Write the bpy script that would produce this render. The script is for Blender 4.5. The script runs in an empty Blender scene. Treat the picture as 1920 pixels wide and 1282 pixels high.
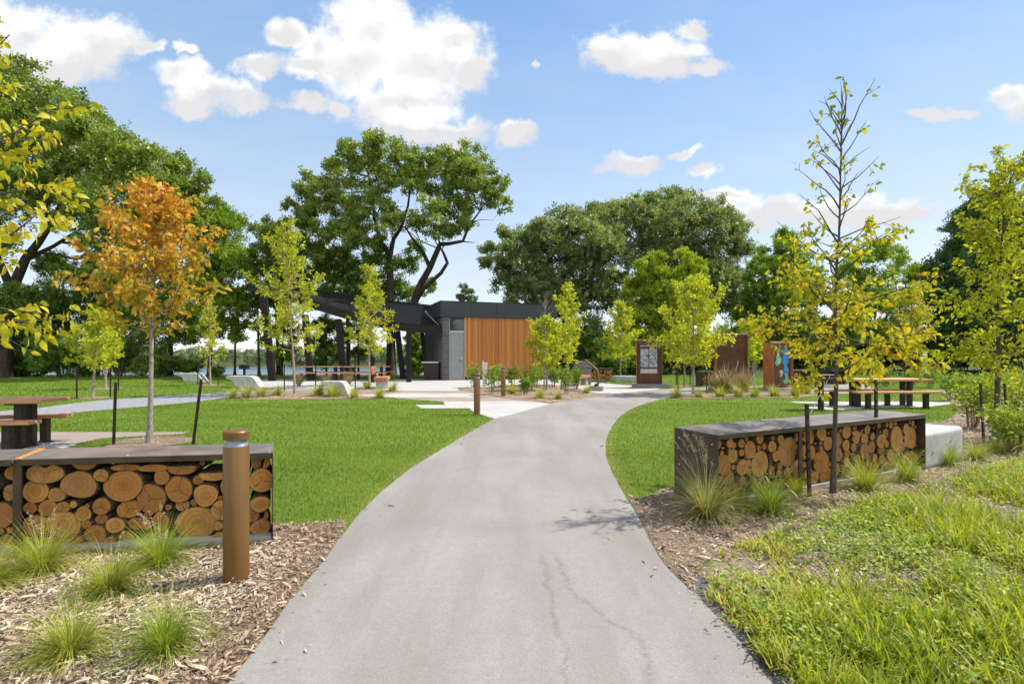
import bpy, math, random
import numpy as np
from mathutils import Vector, Matrix, noise as mnoise

random.seed(7)
RNG = np.random.default_rng(11)
scene = bpy.context.scene
COL = scene.collection
EYE, FOC, HOR = 1.47, 960.0, 661.0          # eye height (m), focal length (px of a 1920 px wide frame), horizon row

def P(px, py, d):
    return Vector(((px - 960) / FOC * d, d, EYE + (HOR - py) / FOC * d))

def G(px, py, z=0.0):
    d = (EYE - z) * FOC / (py - HOR)
    return Vector(((px - 960) / FOC * d, d, z))

def sstep(a, b, x):
    t = min(1.0, max(0.0, (x - a) / (b - a)))
    return t * t * (3 - 2 * t)

def H(x, y):
    """ground height: a flat park that drops to the lake behind the pavilion"""
    left = 1 - sstep(14, 34, x)
    h = -11.0 * sstep(31, 92, y) * left
    h -= 11.0 * sstep(60, 140, y) * (1 - left) * 0.0
    return h

# ------------------------------------------------------------------ mesh builder
class MB:
    def __init__(self):
        self.v, self.f, self.m = [], [], []

    def add(self, vs, fs, mi=0):
        o = len(self.v)
        self.v += [tuple(p) for p in vs]
        self.f += [tuple(i + o for i in f) for f in fs]
        self.m += [mi] * len(fs)

    def hexa(self, p, mi=0):
        self.add(p, [(0, 3, 2, 1), (4, 5, 6, 7), (0, 1, 5, 4), (1, 2, 6, 5), (2, 3, 7, 6), (3, 0, 4, 7)], mi)

    def box(self, c, s, rot=0.0, mi=0, mat=None):
        hx, hy, hz = s[0] / 2, s[1] / 2, s[2] / 2
        pts = [Vector(q) for q in ((-hx, -hy, -hz), (hx, -hy, -hz), (hx, hy, -hz), (-hx, hy, -hz),
                                   (-hx, -hy, hz), (hx, -hy, hz), (hx, hy, hz), (-hx, hy, hz))]
        M = mat if mat is not None else Matrix.Rotation(rot, 3, 'Z')
        self.hexa([M @ q + Vector(c) for q in pts], mi)

    def prism(self, poly, z0, z1, mi=0):
        n = len(poly)
        vs = [(p[0], p[1], z0) for p in poly] + [(p[0], p[1], z1) for p in poly]
        fs = [tuple(reversed(range(n))), tuple(range(n, 2 * n))]
        fs += [(i, (i + 1) % n, n + (i + 1) % n, n + i) for i in range(n)]
        self.add(vs, fs, mi)

    def extrude(self, poly, a, b, mi=0):
        """poly: 3D ring, moved by vectors a and b"""
        n = len(poly)
        a, b = Vector(a), Vector(b)
        vs = [Vector(p) + a for p in poly] + [Vector(p) + b for p in poly]
        fs = [tuple(reversed(range(n))), tuple(range(n, 2 * n))]
        fs += [(i, (i + 1) % n, n + (i + 1) % n, n + i) for i in range(n)]
        self.add(vs, fs, mi)

    def tube(self, pts, rad, n=8, mi=0, cap=True):
        pts = [Vector(p) for p in pts]
        if not hasattr(rad, '__len__'):
            rad = [rad] * len(pts)
        k = len(pts)
        vs, fs = [], []
        u = None
        for i in range(k):
            t = (pts[min(i + 1, k - 1)] - pts[max(i - 1, 0)])
            if t.length < 1e-9:
                t = Vector((0, 0, 1))
            t.normalize()
            if u is None:
                u = t.orthogonal().normalized()
            else:
                u = (u - t * u.dot(t))
                u = u.normalized() if u.length > 1e-6 else t.orthogonal().normalized()
            w = t.cross(u)
            for j in range(n):
                a = 2 * math.pi * j / n
                vs.append(pts[i] + (u * math.cos(a) + w * math.sin(a)) * rad[i])
        for i in range(k - 1):
            for j in range(n):
                fs.append((i * n + j, i * n + (j + 1) % n, (i + 1) * n + (j + 1) % n, (i + 1) * n + j))
        if cap:
            fs.append(tuple(reversed(range(n))))
            fs.append(tuple(range((k - 1) * n, k * n)))
        self.add(vs, fs, mi)

    def lathe(self, prof, c=(0, 0, 0), n=32, mi=0):
        """prof: (r, z) from bottom to top"""
        vs, fs = [], []
        for r, z in prof:
            for j in range(n):
                a = 2 * math.pi * j / n
                vs.append((c[0] + r * math.cos(a), c[1] + r * math.sin(a), c[2] + z))
        for i in range(len(prof) - 1):
            for j in range(n):
                fs.append((i * n + j, i * n + (j + 1) % n, (i + 1) * n + (j + 1) % n, (i + 1) * n + j))
        fs.append(tuple(reversed(range(n))))
        k = len(prof) - 1
        fs.append(tuple(range(k * n, k * n + n)))
        self.add(vs, fs, mi)

    def build(self, name, mats, parent=None, bevel=0.0, smooth=0.0, loc=None):
        me = bpy.data.meshes.new(name)
        me.from_pydata(self.v, [], self.f)
        if not isinstance(mats, (list, tuple)):
            mats = [mats]
        for m in mats:
            me.materials.append(m)
        if len(mats) > 1:
            me.polygons.foreach_set('material_index', self.m)
        me.update()
        if smooth:
            me.polygons.foreach_set('use_smooth', [True] * len(me.polygons))
            me.set_sharp_from_angle(angle=math.radians(smooth))
        o = bpy.data.objects.new(name, me)
        COL.objects.link(o)
        if parent is not None:
            o.parent = parent
        if loc is not None:
            o.location = loc
        if bevel:
            b = o.modifiers.new('bevel', 'BEVEL')
            b.width, b.segments, b.limit_method = bevel, 2, 'ANGLE'
            b.angle_limit = math.radians(35)
        return o

def tag(o, label=None, cat=None, group=None, kind=None):
    if label: o['label'] = label
    if cat: o['category'] = cat
    if group: o['group'] = group
    if kind: o['kind'] = kind
    return o

def thing(name, label, cat, loc=(0, 0, 0), rot=0.0, group=None):
    o = bpy.data.objects.new(name, None)
    o.empty_display_size = 0.2
    COL.objects.link(o)
    o.location = loc
    o.rotation_euler = (0, 0, rot)
    return tag(o, label, cat, group)

def dup(root, loc, rot=None, label=None, group=None, scale=None):
    def cp(o, parent):
        c = o.copy()
        COL.objects.link(c)
        c.parent = parent
        for ch in o.children:
            cp(ch, c)
        return c
    r = cp(root, None)
    r.location = loc
    if rot is not None: r.rotation_euler = (0, 0, rot)
    if scale is not None: r.scale = (scale, scale, scale) if not hasattr(scale, '__len__') else scale
    if label: r['label'] = label
    if group: r['group'] = group
    return r

# ------------------------------------------------------------------ fast mesh of many small faces
def mass_mesh(name, pos, ax, sd, nm, size, rnd, tmpl, faces, mat, parent=None, sub_jit=0.0, origin=(0, 0, 0)):
    """N copies of a template; ax / sd / nm are the local frames (N,3), size (N,) or (N,3)"""
    pos = np.asarray(pos, float) - np.asarray(origin, float)
    T = np.asarray(tmpl, float)
    N, K = len(pos), len(T)
    size = np.asarray(size, float)
    if size.ndim == 1:
        size = np.repeat(size[:, None], 3, 1)
    co = (pos[:, None, :] + ax[:, None, :] * (T[None, :, 0] * size[:, 0:1])[..., None]
          + sd[:, None, :] * (T[None, :, 1] * size[:, 1:2])[..., None]
          + nm[:, None, :] * (T[None, :, 2] * size[:, 2:3])[..., None]).reshape(-1, 3)
    lens = np.array([len(f) for f in faces])
    flat = np.concatenate([np.array(f) for f in faces])
    loops = (np.arange(N)[:, None] * K + flat[None, :]).ravel()
    starts = np.concatenate([[0], np.cumsum(np.tile(lens, N))[:-1]])
    me = bpy.data.meshes.new(name)
    me.vertices.add(N * K)
    me.vertices.foreach_set('co', co.astype(np.float32).ravel())
    me.loops.add(len(loops))
    me.loops.foreach_set('vertex_index', loops.astype(np.int32))
    me.polygons.add(len(starts))
    me.polygons.foreach_set('loop_start', starts.astype(np.int32))
    me.update(calc_edges=True)
    at = me.attributes.new('rnd', 'FLOAT', 'POINT')
    rv = np.repeat(np.asarray(rnd, float), K)
    if sub_jit:
        per = (np.arange(K) // 4)
        j = RNG.normal(0, sub_jit, (N, per.max() + 1))
        rv = np.clip(rv + j[:, per].ravel(), 0, 1)
    at.data.foreach_set('value', rv.astype(np.float32))
    at2 = me.attributes.new('along', 'FLOAT', 'POINT')
    at2.data.foreach_set('value', np.tile(T[:, 0], N).astype(np.float32))
    me.materials.append(mat)
    o = bpy.data.objects.new(name, me)
    COL.objects.link(o)
    if parent is not None: o.parent = parent
    return o

def unit(a):
    return a / np.maximum(np.linalg.norm(a, axis=-1, keepdims=True), 1e-9)

def frames(ax, up):
    ax = unit(ax)
    sd = unit(np.cross(up, ax))
    nm = np.cross(ax, sd)
    return ax, sd, nm

RHOMB = ([(0, 0, 0), (.45, .30, .05), (1, 0, -.04), (.45, -.30, .05)], [(0, 1, 2, 3)])
def _fan(n, L=0.62):
    vs, fs = [], []
    r = random.Random(5)
    for k in range(n):
        a = 2 * math.pi * (k + r.uniform(-.25, .25)) / n
        t = r.uniform(-.35, .35)
        l, w = L * r.uniform(.8, 1.15), .17
        ca, sa = math.cos(a), math.sin(a)
        def q(x, y, z): return (x * ca - y * sa, x * sa + y * ca, z)
        o = len(vs)
        vs += [q(.06, 0, 0), q(.06 + l * .5, w, .08 + t * .5), q(.06 + l, 0, t), q(.06 + l * .5, -w, .08 + t * .5)]
        fs.append((o, o + 1, o + 2, o + 3))
    return vs, fs
FAN = _fan(5)
LEAF = ([(0, 0, 0), (.28, .25, .07), (.30, 0, .0), (.28, -.25, .07), (.66, .22, -.02), (.68, 0, -.09), (.66, -.22, -.02), (1, 0, -.30)],
        [(0, 2, 1), (0, 3, 2), (1, 2, 5, 4), (2, 3, 6, 5), (4, 5, 7), (5, 6, 7)])
def blade_tmpl(n=4, bend=.5):
    vs, fs = [], []
    for i in range(n + 1):
        t = i / n
        w = .5 * (1 - t ** 1.6) + .02
        vs += [(t, w, -bend * t * t), (t, -w, -bend * t * t)]
    for i in range(n):
        fs.append((2 * i, 2 * i + 1, 2 * i + 3, 2 * i + 2))
    return vs, fs

def in_poly(pts, poly):
    x, y = pts[:, 0], pts[:, 1]
    inside = np.zeros(len(pts), bool)
    n = len(poly)
    for i in range(n):
        x1, y1 = poly[i][0], poly[i][1]
        x2, y2 = poly[(i + 1) % n][0], poly[(i + 1) % n][1]
        if y1 == y2: continue
        c = ((y1 > y) != (y2 > y)) & (x < (x2 - x1) * (y - y1) / (y2 - y1) + x1)
        inside ^= c
    return inside
# ------------------------------------------------------------------ materials
class NT:
    def __init__(self, nt):
        self.t = nt
        self.n = nt.nodes
    def new(self, typ, **kw):
        nd = self.n.new(typ)
        for k, v in kw.items():
            setattr(nd, k, v)
        return nd
    def link(self, a, b):
        self.t.links.new(a, b)
    def put(self, sock, v):
        if hasattr(v, 'is_output') or isinstance(v, bpy.types.NodeSocket):
            self.link(v, sock)
        else:
            if sock.type == 'RGBA' and len(v) == 3: v = (*v, 1)
            sock.default_value = v
    def math(self, op, a, b=0.0, c=0.0, clamp=False):
        m = self.new('ShaderNodeMath', operation=op, use_clamp=clamp)
        self.put(m.inputs[0], a); self.put(m.inputs[1], b); self.put(m.inputs[2], c)
        return m.outputs[0]
    def vmath(self, op, a, b=(0, 0, 0), c=(0, 0, 0)):
        m = self.new('ShaderNodeVectorMath', operation=op)
        self.put(m.inputs[0], a); self.put(m.inputs[1], b)
        if op == 'MULTIPLY_ADD': self.put(m.inputs[2], c)
        return m.outputs['Value'] if op in ('LENGTH', 'DOT_PRODUCT', 'DISTANCE') else m.outputs[0]
    def noise(self, vec, scale, detail=4.0, rough=.55, dist=0.0, col=False):
        m = self.new('ShaderNodeTexNoise')
        if vec is not None: self.link(vec, m.inputs['Vector'])
        m.inputs['Scale'].default_value = scale
        m.inputs['Detail'].default_value = detail
        m.inputs['Roughness'].default_value = rough
        m.inputs['Distortion'].default_value = dist
        return m.outputs['Color' if col else 'Fac']
    def voro(self, vec, scale, out='Distance', feature='F1'):
        m = self.new('ShaderNodeTexVoronoi', feature=feature)
        if vec is not None: self.link(vec, m.inputs['Vector'])
        m.inputs['Scale'].default_value = scale
        return m.outputs[out]
    def ramp(self, fac, stops, interp='LINEAR'):
        m = self.new('ShaderNodeValToRGB')
        m.color_ramp.interpolation = interp
        el = m.color_ramp.elements
        while len(el) < len(stops): el.new(0.5)
        for e, (p, c) in zip(el, stops):
            e.position = p
            e.color = (*c, 1) if len(c) == 3 else c
        self.link(fac, m.inputs[0])
        return m.outputs[0]
    def maprange(self, v, a, b, c=0.0, d=1.0, smooth=False):
        m = self.new('ShaderNodeMapRange')
        if smooth: m.interpolation_type = 'SMOOTHSTEP'
        self.put(m.inputs[0], v)
        for i, q in enumerate((a, b, c, d)): m.inputs[i + 1].default_value = q
        return m.outputs[0]
    def mix(self, f, a, b, blend='MIX'):
        m = self.new('ShaderNodeMix', data_type='RGBA', blend_type=blend)
        self.put(m.inputs[0], f); self.put(m.inputs[6], a); self.put(m.inputs[7], b)
        return m.outputs[2]
    def obj(self):
        return self.new('ShaderNodeTexCoord').outputs['Object']
    def world(self):
        return self.new('ShaderNodeNewGeometry').outputs['Position']
    def scale(self, vec, s):
        return self.vmath('MULTIPLY', vec, s)
    def bump(self, h, strength=.3, dist=.01):
        m = self.new('ShaderNodeBump')
        m.inputs['Strength'].default_value = strength
        m.inputs['Distance'].default_value = dist
        self.link(h, m.inputs['Height'])
        return m.outputs[0]
    def attr(self, name):
        return self.new('ShaderNodeAttribute', attribute_name=name).outputs['Fac']

def material(name, fn, **kw):
    m = bpy.data.materials.new(name)
    m.use_nodes = True
    t = NT(m.node_tree)
    b = t.n['Principled BSDF']
    for k, v in kw.items():
        b.inputs[k].default_value = v
    r = fn(t, b)
    return m

def plain(name, colA, colB, scale=6, rough=.6, metal=0.0, bump=.15, bdist=.004, spec=.4, detail=5, stretch=None, fine=None):
    def fn(t, b):
        v = t.obj()
        if stretch: v = t.scale(v, stretch)
        n = t.noise(v, scale, detail, .62)
        c = t.ramp(n, [(.32, colA), (.68, colB)])
        t.link(c, b.inputs['Base Color'])
        h = t.noise(v, fine or scale * 9, 4, .6)
        if bump: t.link(t.bump(h, bump, bdist), b.inputs['Normal'])
        b.inputs['Roughness'].default_value = rough
        b.inputs['Metallic'].default_value = metal
        b.inputs['Specular IOR Level'].default_value = spec
    return material(name, fn)

def leafmat(name, stops, trans=.38, tint=(1.25, 1.15, .45), rough=.5, attr='rnd', spec=.3, base_dark=None):
    m = bpy.data.materials.new(name)
    m.use_nodes = True
    t = NT(m.node_tree)
    b = t.n['Principled BSDF']
    out = t.n['Material Output']
    c = t.ramp(t.attr(attr), stops)
    if base_dark is not None:
        c = t.mix(t.maprange(t.attr('along'), 0, .45), base_dark, c)
    t.link(c, b.inputs['Base Color'])
    b.inputs['Roughness'].default_value = rough
    b.inputs['Specular IOR Level'].default_value = spec
    tr = t.new('ShaderNodeBsdfTranslucent')
    t.link(t.mix(1.0, c, tint, 'MULTIPLY'), tr.inputs['Color'])
    mx = t.new('ShaderNodeMixShader')
    mx.inputs[0].default_value = trans
    t.link(b.outputs[0], mx.inputs[1]); t.link(tr.outputs[0], mx.inputs[2])
    t.link(mx.outputs[0], out.inputs['Surface'])
    return m

M = {}
def m_asphalt(t, b):
    v = t.world()
    big = t.noise(v, .55, 5, .6, .6)
    streak = t.noise(t.scale(v, (1.5, .22, 1)), 1.6, 4, .6)
    mid = t.noise(v, 14, 5, .7)
    agg = t.voro(v, 170, 'Color')
    c = t.ramp(big, [(.3, (.228, .206, .186)), (.5, (.282, .259, .238)), (.72, (.34, .318, .298))])
    c = t.mix(t.maprange(streak, .42, .68, 0, .62), c, (.19, .16, .13))
    c = t.mix(t.maprange(t.noise(v, 60, 4, .75), .38, .66, 0, .42), c, (.16, .15, .135))
    c = t.mix(t.maprange(mid, .3, .75, 0, .35), c, (.185, .172, .158))
    sp = t.math('GREATER_THAN', t.noise(v, 230, 2, .5), .61)
    c = t.mix(t.math('MULTIPLY', sp, .62), c, (.10, .095, .09))
    sp2 = t.math('GREATER_THAN', t.noise(t.vmath('ADD', v, (3, 1, 0)), 190, 2, .5), .64)
    c = t.mix(t.math('MULTIPLY', sp2, .5), c, (0.341, 0.329, 0.310))
    st = t.maprange(t.noise(t.vmath('ADD', v, (9, 4, 0)), 2.4, 3, .5), .68, .78, 0, .22)
    c = t.mix(st, c, (0.099, 0.093, 0.087))
    t.link(c, b.inputs['Base Color'])
    t.link(t.bump(t.noise(v, 140, 4, .7), .6, .004), b.inputs['Normal'])
    b.inputs['Roughness'].default_value = .88
    b.inputs['Specular IOR Level'].default_value = .25
M['asphalt'] = material('asphalt_path', m_asphalt)

def m_edge(t, b):
    v = t.world()
    c = t.ramp(t.noise(v, 60, 5, .7), [(.35, (.05, .048, .046)), (.65, (.17, .16, .15))])
    t.link(c, b.inputs['Base Color'])
    t.link(t.bump(t.noise(v, 110, 4, .7), 1, .012), b.inputs['Normal'])
    b.inputs['Roughness'].default_value = .9
M['asphalt_edge'] = material('crumbled_asphalt', m_edge)

def m_conc(cA, cB, joint=None):
    def fn(t, b):
        v = t.world()
        c = t.ramp(t.noise(v, 1.3, 5, .65), [(.3, cA), (.7, cB)])
        c = t.mix(t.maprange(t.noise(v, 90, 3, .6), .5, .8, 0, .25), c, tuple(q * .6 for q in cA))
        if joint:
            a = math.radians(19)
            sx = t.new('ShaderNodeSeparateXYZ'); t.link(v, sx.inputs[0])
            u = t.math('ADD', t.math('MULTIPLY', sx.outputs[0], math.cos(a)), t.math('MULTIPLY', sx.outputs[1], math.sin(a)))
            f = t.math('ABSOLUTE', t.math('SUBTRACT', t.math('FRACT', t.math('MULTIPLY', u, 1 / joint)), .5))
            c = t.mix(t.math('MULTIPLY', t.math('LESS_THAN', f, .006), .55), c, (.2, .19, .18))
        t.link(c, b.inputs['Base Color'])
        t.link(t.bump(t.noise(v, 120, 4, .7), .25, .003), b.inputs['Normal'])
        b.inputs['Roughness'].default_value = .85
    return fn
M['concrete'] = material('pale_concrete', m_conc((0.333, 0.314, 0.294), (0.422, 0.403, 0.384), 2.4))
M['tan'] = material('tan_aggregate_concrete', m_conc((0.218, 0.166, 0.128), (0.301, 0.243, 0.198)))
M['cast'] = plain('cast_concrete', (0.264, 0.264, 0.254), (0.370, 0.366, 0.350), 3, .8, bump=.2, fine=70)
M['plinth'] = plain('plinth_concrete', (0.158, 0.152, 0.132), (0.238, 0.231, 0.205), 4, .85, bump=.2, fine=60)
M['pale_stone'] = plain('weathered_pale_concrete', (0.304, 0.300, 0.297), (0.449, 0.446, 0.436), 5, .8, bump=.35, bdist=.006, fine=38)

def m_gravel(t, b):
    v = t.world()
    c = t.ramp(t.voro(v, 55, 'Color'), [(.1, (0.115, 0.115, 0.122)), (.5, (0.216, 0.223, 0.238)), (.9, (0.360, 0.360, 0.374))])
    c = t.mix(t.maprange(t.noise(v, 1.5, 3, .5), .4, .7, 0, .35), c, (0.245, 0.216, 0.187))
    t.link(c, b.inputs['Base Color'])
    t.link(t.bump(t.voro(v, 55), .8, .012), b.inputs['Normal'])
    b.inputs['Roughness'].default_value = .9
M['gravel'] = material('grey_gravel', m_gravel)

def m_mulch(t, b):
    v = t.world()
    n1 = t.noise(v, 2.2, 4, .6)
    st = t.noise(t.scale(v, (70, 22, 1)), 1, 5, .75, 1.2)
    st2 = t.noise(t.scale(v, (20, 75, 1)), 1, 5, .75, 1.2)
    f = t.math('MAXIMUM', st, st2)
    c = t.ramp(f, [(.40, (.06, .035, .02)), (.52, (.22, .145, .09)), (.64, (.38, .285, .20)), (.78, (.50, .41, .31))])
    c = t.mix(t.maprange(n1, .5, .72, 0, .6), c, (0.115, 0.061, 0.032))
    t.link(c, b.inputs['Base Color'])
    t.link(t.bump(f, 1, .03), b.inputs['Normal'])
    b.inputs['Roughness'].default_value = .9
M['mulch'] = material('wood_chip_mulch', m_mulch)

def m_lawn(t, b):
    v = t.world()
    n1 = t.noise(v, .5, 4, .6)
    n2 = t.noise(v, 45, 4, .7)
    c = t.ramp(n2, [(.3, (.065, .105, .010)), (.55, (.13, .20, .016)), (.75, (.20, .28, .03))])
    c = t.mix(t.maprange(n1, .4, .7, 0, .35), c, (.10, .17, .02))
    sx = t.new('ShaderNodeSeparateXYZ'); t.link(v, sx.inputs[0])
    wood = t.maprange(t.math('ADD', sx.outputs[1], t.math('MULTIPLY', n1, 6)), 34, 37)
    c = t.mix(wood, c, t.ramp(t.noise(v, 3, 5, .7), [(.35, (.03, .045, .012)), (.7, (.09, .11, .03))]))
    t.link(c, b.inputs['Base Color'])
    t.link(t.bump(n2, .9, .03), b.inputs['Normal'])
    b.inputs['Roughness'].default_value = .85
    b.inputs['Specular IOR Level'].default_value = .2
M['lawn'] = material('lawn_ground', m_lawn)

def m_soil(t, b):
    v = t.world()
    n = t.noise(v, 30, 5, .7)
    c = t.ramp(n, [(.3, (.09, .065, .04)), (.55, (.25, .185, .12)), (.75, (.42, .34, .25))])
    c = t.mix(t.maprange(t.noise(v, 3.5, 3, .6), .5, .7, 0, .4), c, (.17, .17, .045))
    t.link(c, b.inputs['Base Color'])
    t.link(t.bump(n, 1, .03), b.inputs['Normal'])
    b.inputs['Roughness'].default_value = .9
M['soil'] = material('weedy_soil', m_soil)

def m_water(t, b):
    v = t.world()
    b.inputs['Base Color'].default_value = (.10, .17, .24, 1)
    b.inputs['Roughness'].default_value = .12
    t.link(t.bump(t.noise(t.scale(v, (.5, 1.6, 1)), 1.2, 4, .6), .35, .25), b.inputs['Normal'])
M['water'] = material('lake_water', m_water)

def m_steel(t, b):
    v = t.obj()
    n = t.noise(v, 5, 6, .65, .8)
    st = t.noise(t.scale(v, (1, 14, 1)), 2.0, 4, .6)
    c = t.ramp(n, [(.3, (.045, .032, .026)), (.55, (.075, .055, .045)), (.75, (.115, .08, .062))])
    c = t.mix(t.maprange(st, .55, .75, 0, .5), c, (.17, .085, .05))
    t.link(c, b.inputs['Base Color'])
    t.link(t.ramp(n, [(.3, (.30,) * 3), (.7, (.50,) * 3)]), b.inputs['Roughness'])
    b.inputs['Metallic'].default_value = .45
    t.link(t.bump(t.noise(v, 60, 4, .6), .12, .002), b.inputs['Normal'])
M['dark_steel'] = material('dark_weathering_steel', m_steel)

def m_corten(t, b):
    v = t.obj()
    n = t.noise(v, 3.2, 6, .65, 1.0)
    dr = t.noise(t.scale(v, (9, 9, .7)), 1.3, 5, .65)
    c = t.ramp(n, [(.28, (.038, .017, .011)), (.5, (.075, .029, .014)), (.72, (.14, .052, .020))])
    c = t.mix(t.maprange(dr, .5, .75, 0, .55), c, (.17, .062, .020))
    t.link(c, b.inputs['Base Color'])
    b.inputs['Roughness'].default_value = .70
    b.inputs['Specular IOR Level'].default_value = .45
    t.link(t.bump(t.noise(v, 45, 5, .65), .25, .003), b.inputs['Normal'])
M['corten'] = material('rusted_steel_plate', m_corten)
def m_cap(t, b):
    v = t.obj()
    n = t.noise(v, 2.2, 6, .65, .8)
    c = t.ramp(n, [(.3, (.10, .086, .08)), (.5, (.18, .148, .13)), (.7, (.32, .22, .165))])
    c = t.mix(t.maprange(t.noise(t.scale(v, (3, 26, 1)), 1.2, 4, .6), .55, .8, 0, .6), c, (.30, .19, .14))
    t.link(c, b.inputs['Base Color'])
    t.link(t.ramp(n, [(.3, (.34,) * 3), (.7, (.55,) * 3)]), b.inputs['Roughness'])
    b.inputs['Metallic'].default_value = .25
    t.link(t.bump(t.noise(v, 60, 4, .6), .12, .002), b.inputs['Normal'])
M['cap_steel'] = material('sky_lit_cap_steel', m_cap)  # rust-brown steel, paler than the panels: reflected sky put into its colour
M['rust_seam'] = plain('bright_rust', (.42, .13, .02), (.62, .24, .05), 20, .7)
M['post'] = plain('dark_brown_post_steel', (.022, .016, .015), (.05, .036, .032), 14, .45, .3, bump=.1)
M['stake'] = plain('brown_painted_stake', (.018, .012, .011), (.05, .026, .02), 25, .55, .2)
M['bollard'] = plain('bronze_painted_metal', (.125, .060, .013), (.150, .073, .016), 3, .42, .15, bump=.04, spec=.5)
M['lens'] = plain('grey_lens_ring', (.17, .19, .22), (.24, .26, .29), 8, .4, .4)
M['bolt'] = plain('galvanised_bolt', (.45, .45, .46), (.62, .62, .62), 40, .4, .7)
M['black_metal'] = plain('black_roof_metal', (.006, .006, .0065), (.011, .011, .012), 4, .5, .0, bump=.05, spec=.25)
M['column'] = plain('dark_column_steel', (.008, .0065, .006), (.016, .013, .012), 8, .55, .0, bump=.05, spec=.25)
M['fascia'] = plain('charcoal_fascia_panel', (.026, .032, .037), (.036, .043, .049), 2, .5, .1, bump=.04)
M['grey_paint'] = plain('grey_painted_metal', (.22, .225, .235), (.26, .265, .275), 3, .5, bump=.05)
M['pale_metal'] = plain('pale_grey_metal', (.50, .52, .53), (.62, .63, .64), 6, .5, .2)
M['white_paint'] = plain('white_paint', (.72, .73, .74), (.8, .8, .8), 5, .5)
M['black_iron'] = plain('black_grill_iron', (.010, .010, .011), (.024, .023, .023), 12, .55, .2)
M['bin_grey'] = plain('grey_bin_plastic', (.12, .13, .14), (.17, .18, .19), 5, .5)

def m_wood(cA, cB, cC, scl=(1.2, 22, 22)):
    def fn(t, b):
        v = t.scale(t.obj(), scl)
        n = t.noise(v, 2.2, 5, .65, .6)
        tone = t.new('ShaderNodeObjectInfo').outputs['Random']
        c = t.ramp(n, [(.3, cA), (.55, cB), (.75, cC)])
        c = t.mix(t.math('MULTIPLY', tone, .28), c, cA)
        t.link(c, b.inputs['Base Color'])
        t.link(t.bump(n, .2, .003), b.inputs['Normal'])
        b.inputs['Roughness'].default_value = .62
    return fn
M['table_wood'] = material('table_cedar', m_wood((.36, .165, .07), (.50, .25, .12), (.60, .34, .18)))
M['bench_wood'] = material('bench_cedar', m_wood((.30, .11, .035), (.42, .17, .06), (.5, .23, .09)))

def m_clad(t, b):
    v = t.obj()
    r = t.attr('rnd')
    g = t.noise(t.scale(v, (60, 60, 1.6)), 1.0, 5, .65)
    c = t.ramp(r, [(0, (.36, .125, .024)), (.35, (.42, .155, .030)), (.7, (.48, .185, .038)), (1, (.58, .27, .07))])
    c = t.mix(t.maprange(g, .45, .75, 0, .5), c, (.22, .075, .018))
    t.link(c, b.inputs['Base Color'])
    t.link(t.bump(g, .2, .004), b.inputs['Normal'])
    b.inputs['Roughness'].default_value = .6
M['cladding'] = material('cedar_slat_cladding', m_clad)

def m_block(t, b):
    v = t.obj()
    br = t.new('ShaderNodeTexBrick')
    sx = t.new('ShaderNodeSeparateXYZ'); t.link(v, sx.inputs[0])
    cx = t.new('ShaderNodeCombineXYZ')
    t.link(t.math('ADD', sx.outputs[0], sx.outputs[1]), cx.inputs[0]); t.link(sx.outputs[2], cx.inputs[1])
    t.link(cx.outputs[0], br.inputs['Vector'])
    br.inputs['Scale'].default_value = 1
    br.inputs['Brick Width'].default_value = .41
    br.inputs['Row Height'].default_value = .205
    br.inputs['Mortar Size'].default_value = .006
    br.inputs['Color1'].default_value = (.075, .075, .082, 1)
    br.inputs['Color2'].default_value = (.11, .11, .118, 1)
    br.inputs['Mortar'].default_value = (.19, .19, .20, 1)
    c = t.mix(t.maprange(t.noise(v, 55, 4, .7), .4, .7, 0, .45), br.outputs['Color'], (.05, .05, .055))
    t.link(c, b.inputs['Base Color'])
    t.link(t.bump(t.noise(v, 70, 4, .7), .4, .005), b.inputs['Normal'])
    b.inputs['Roughness'].default_value = .8
M['block'] = material('dark_concrete_block', m_block)

def m_glass(t, b):
    b.inputs['Base Color'].default_value = (.03, .05, .06, 1)
    b.inputs['Roughness'].default_value = .04
    b.inputs['Specular IOR Level'].default_value = .9
    b.inputs['Metallic'].default_value = .35
M['glass'] = material('dark_window_glass', m_glass)

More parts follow.
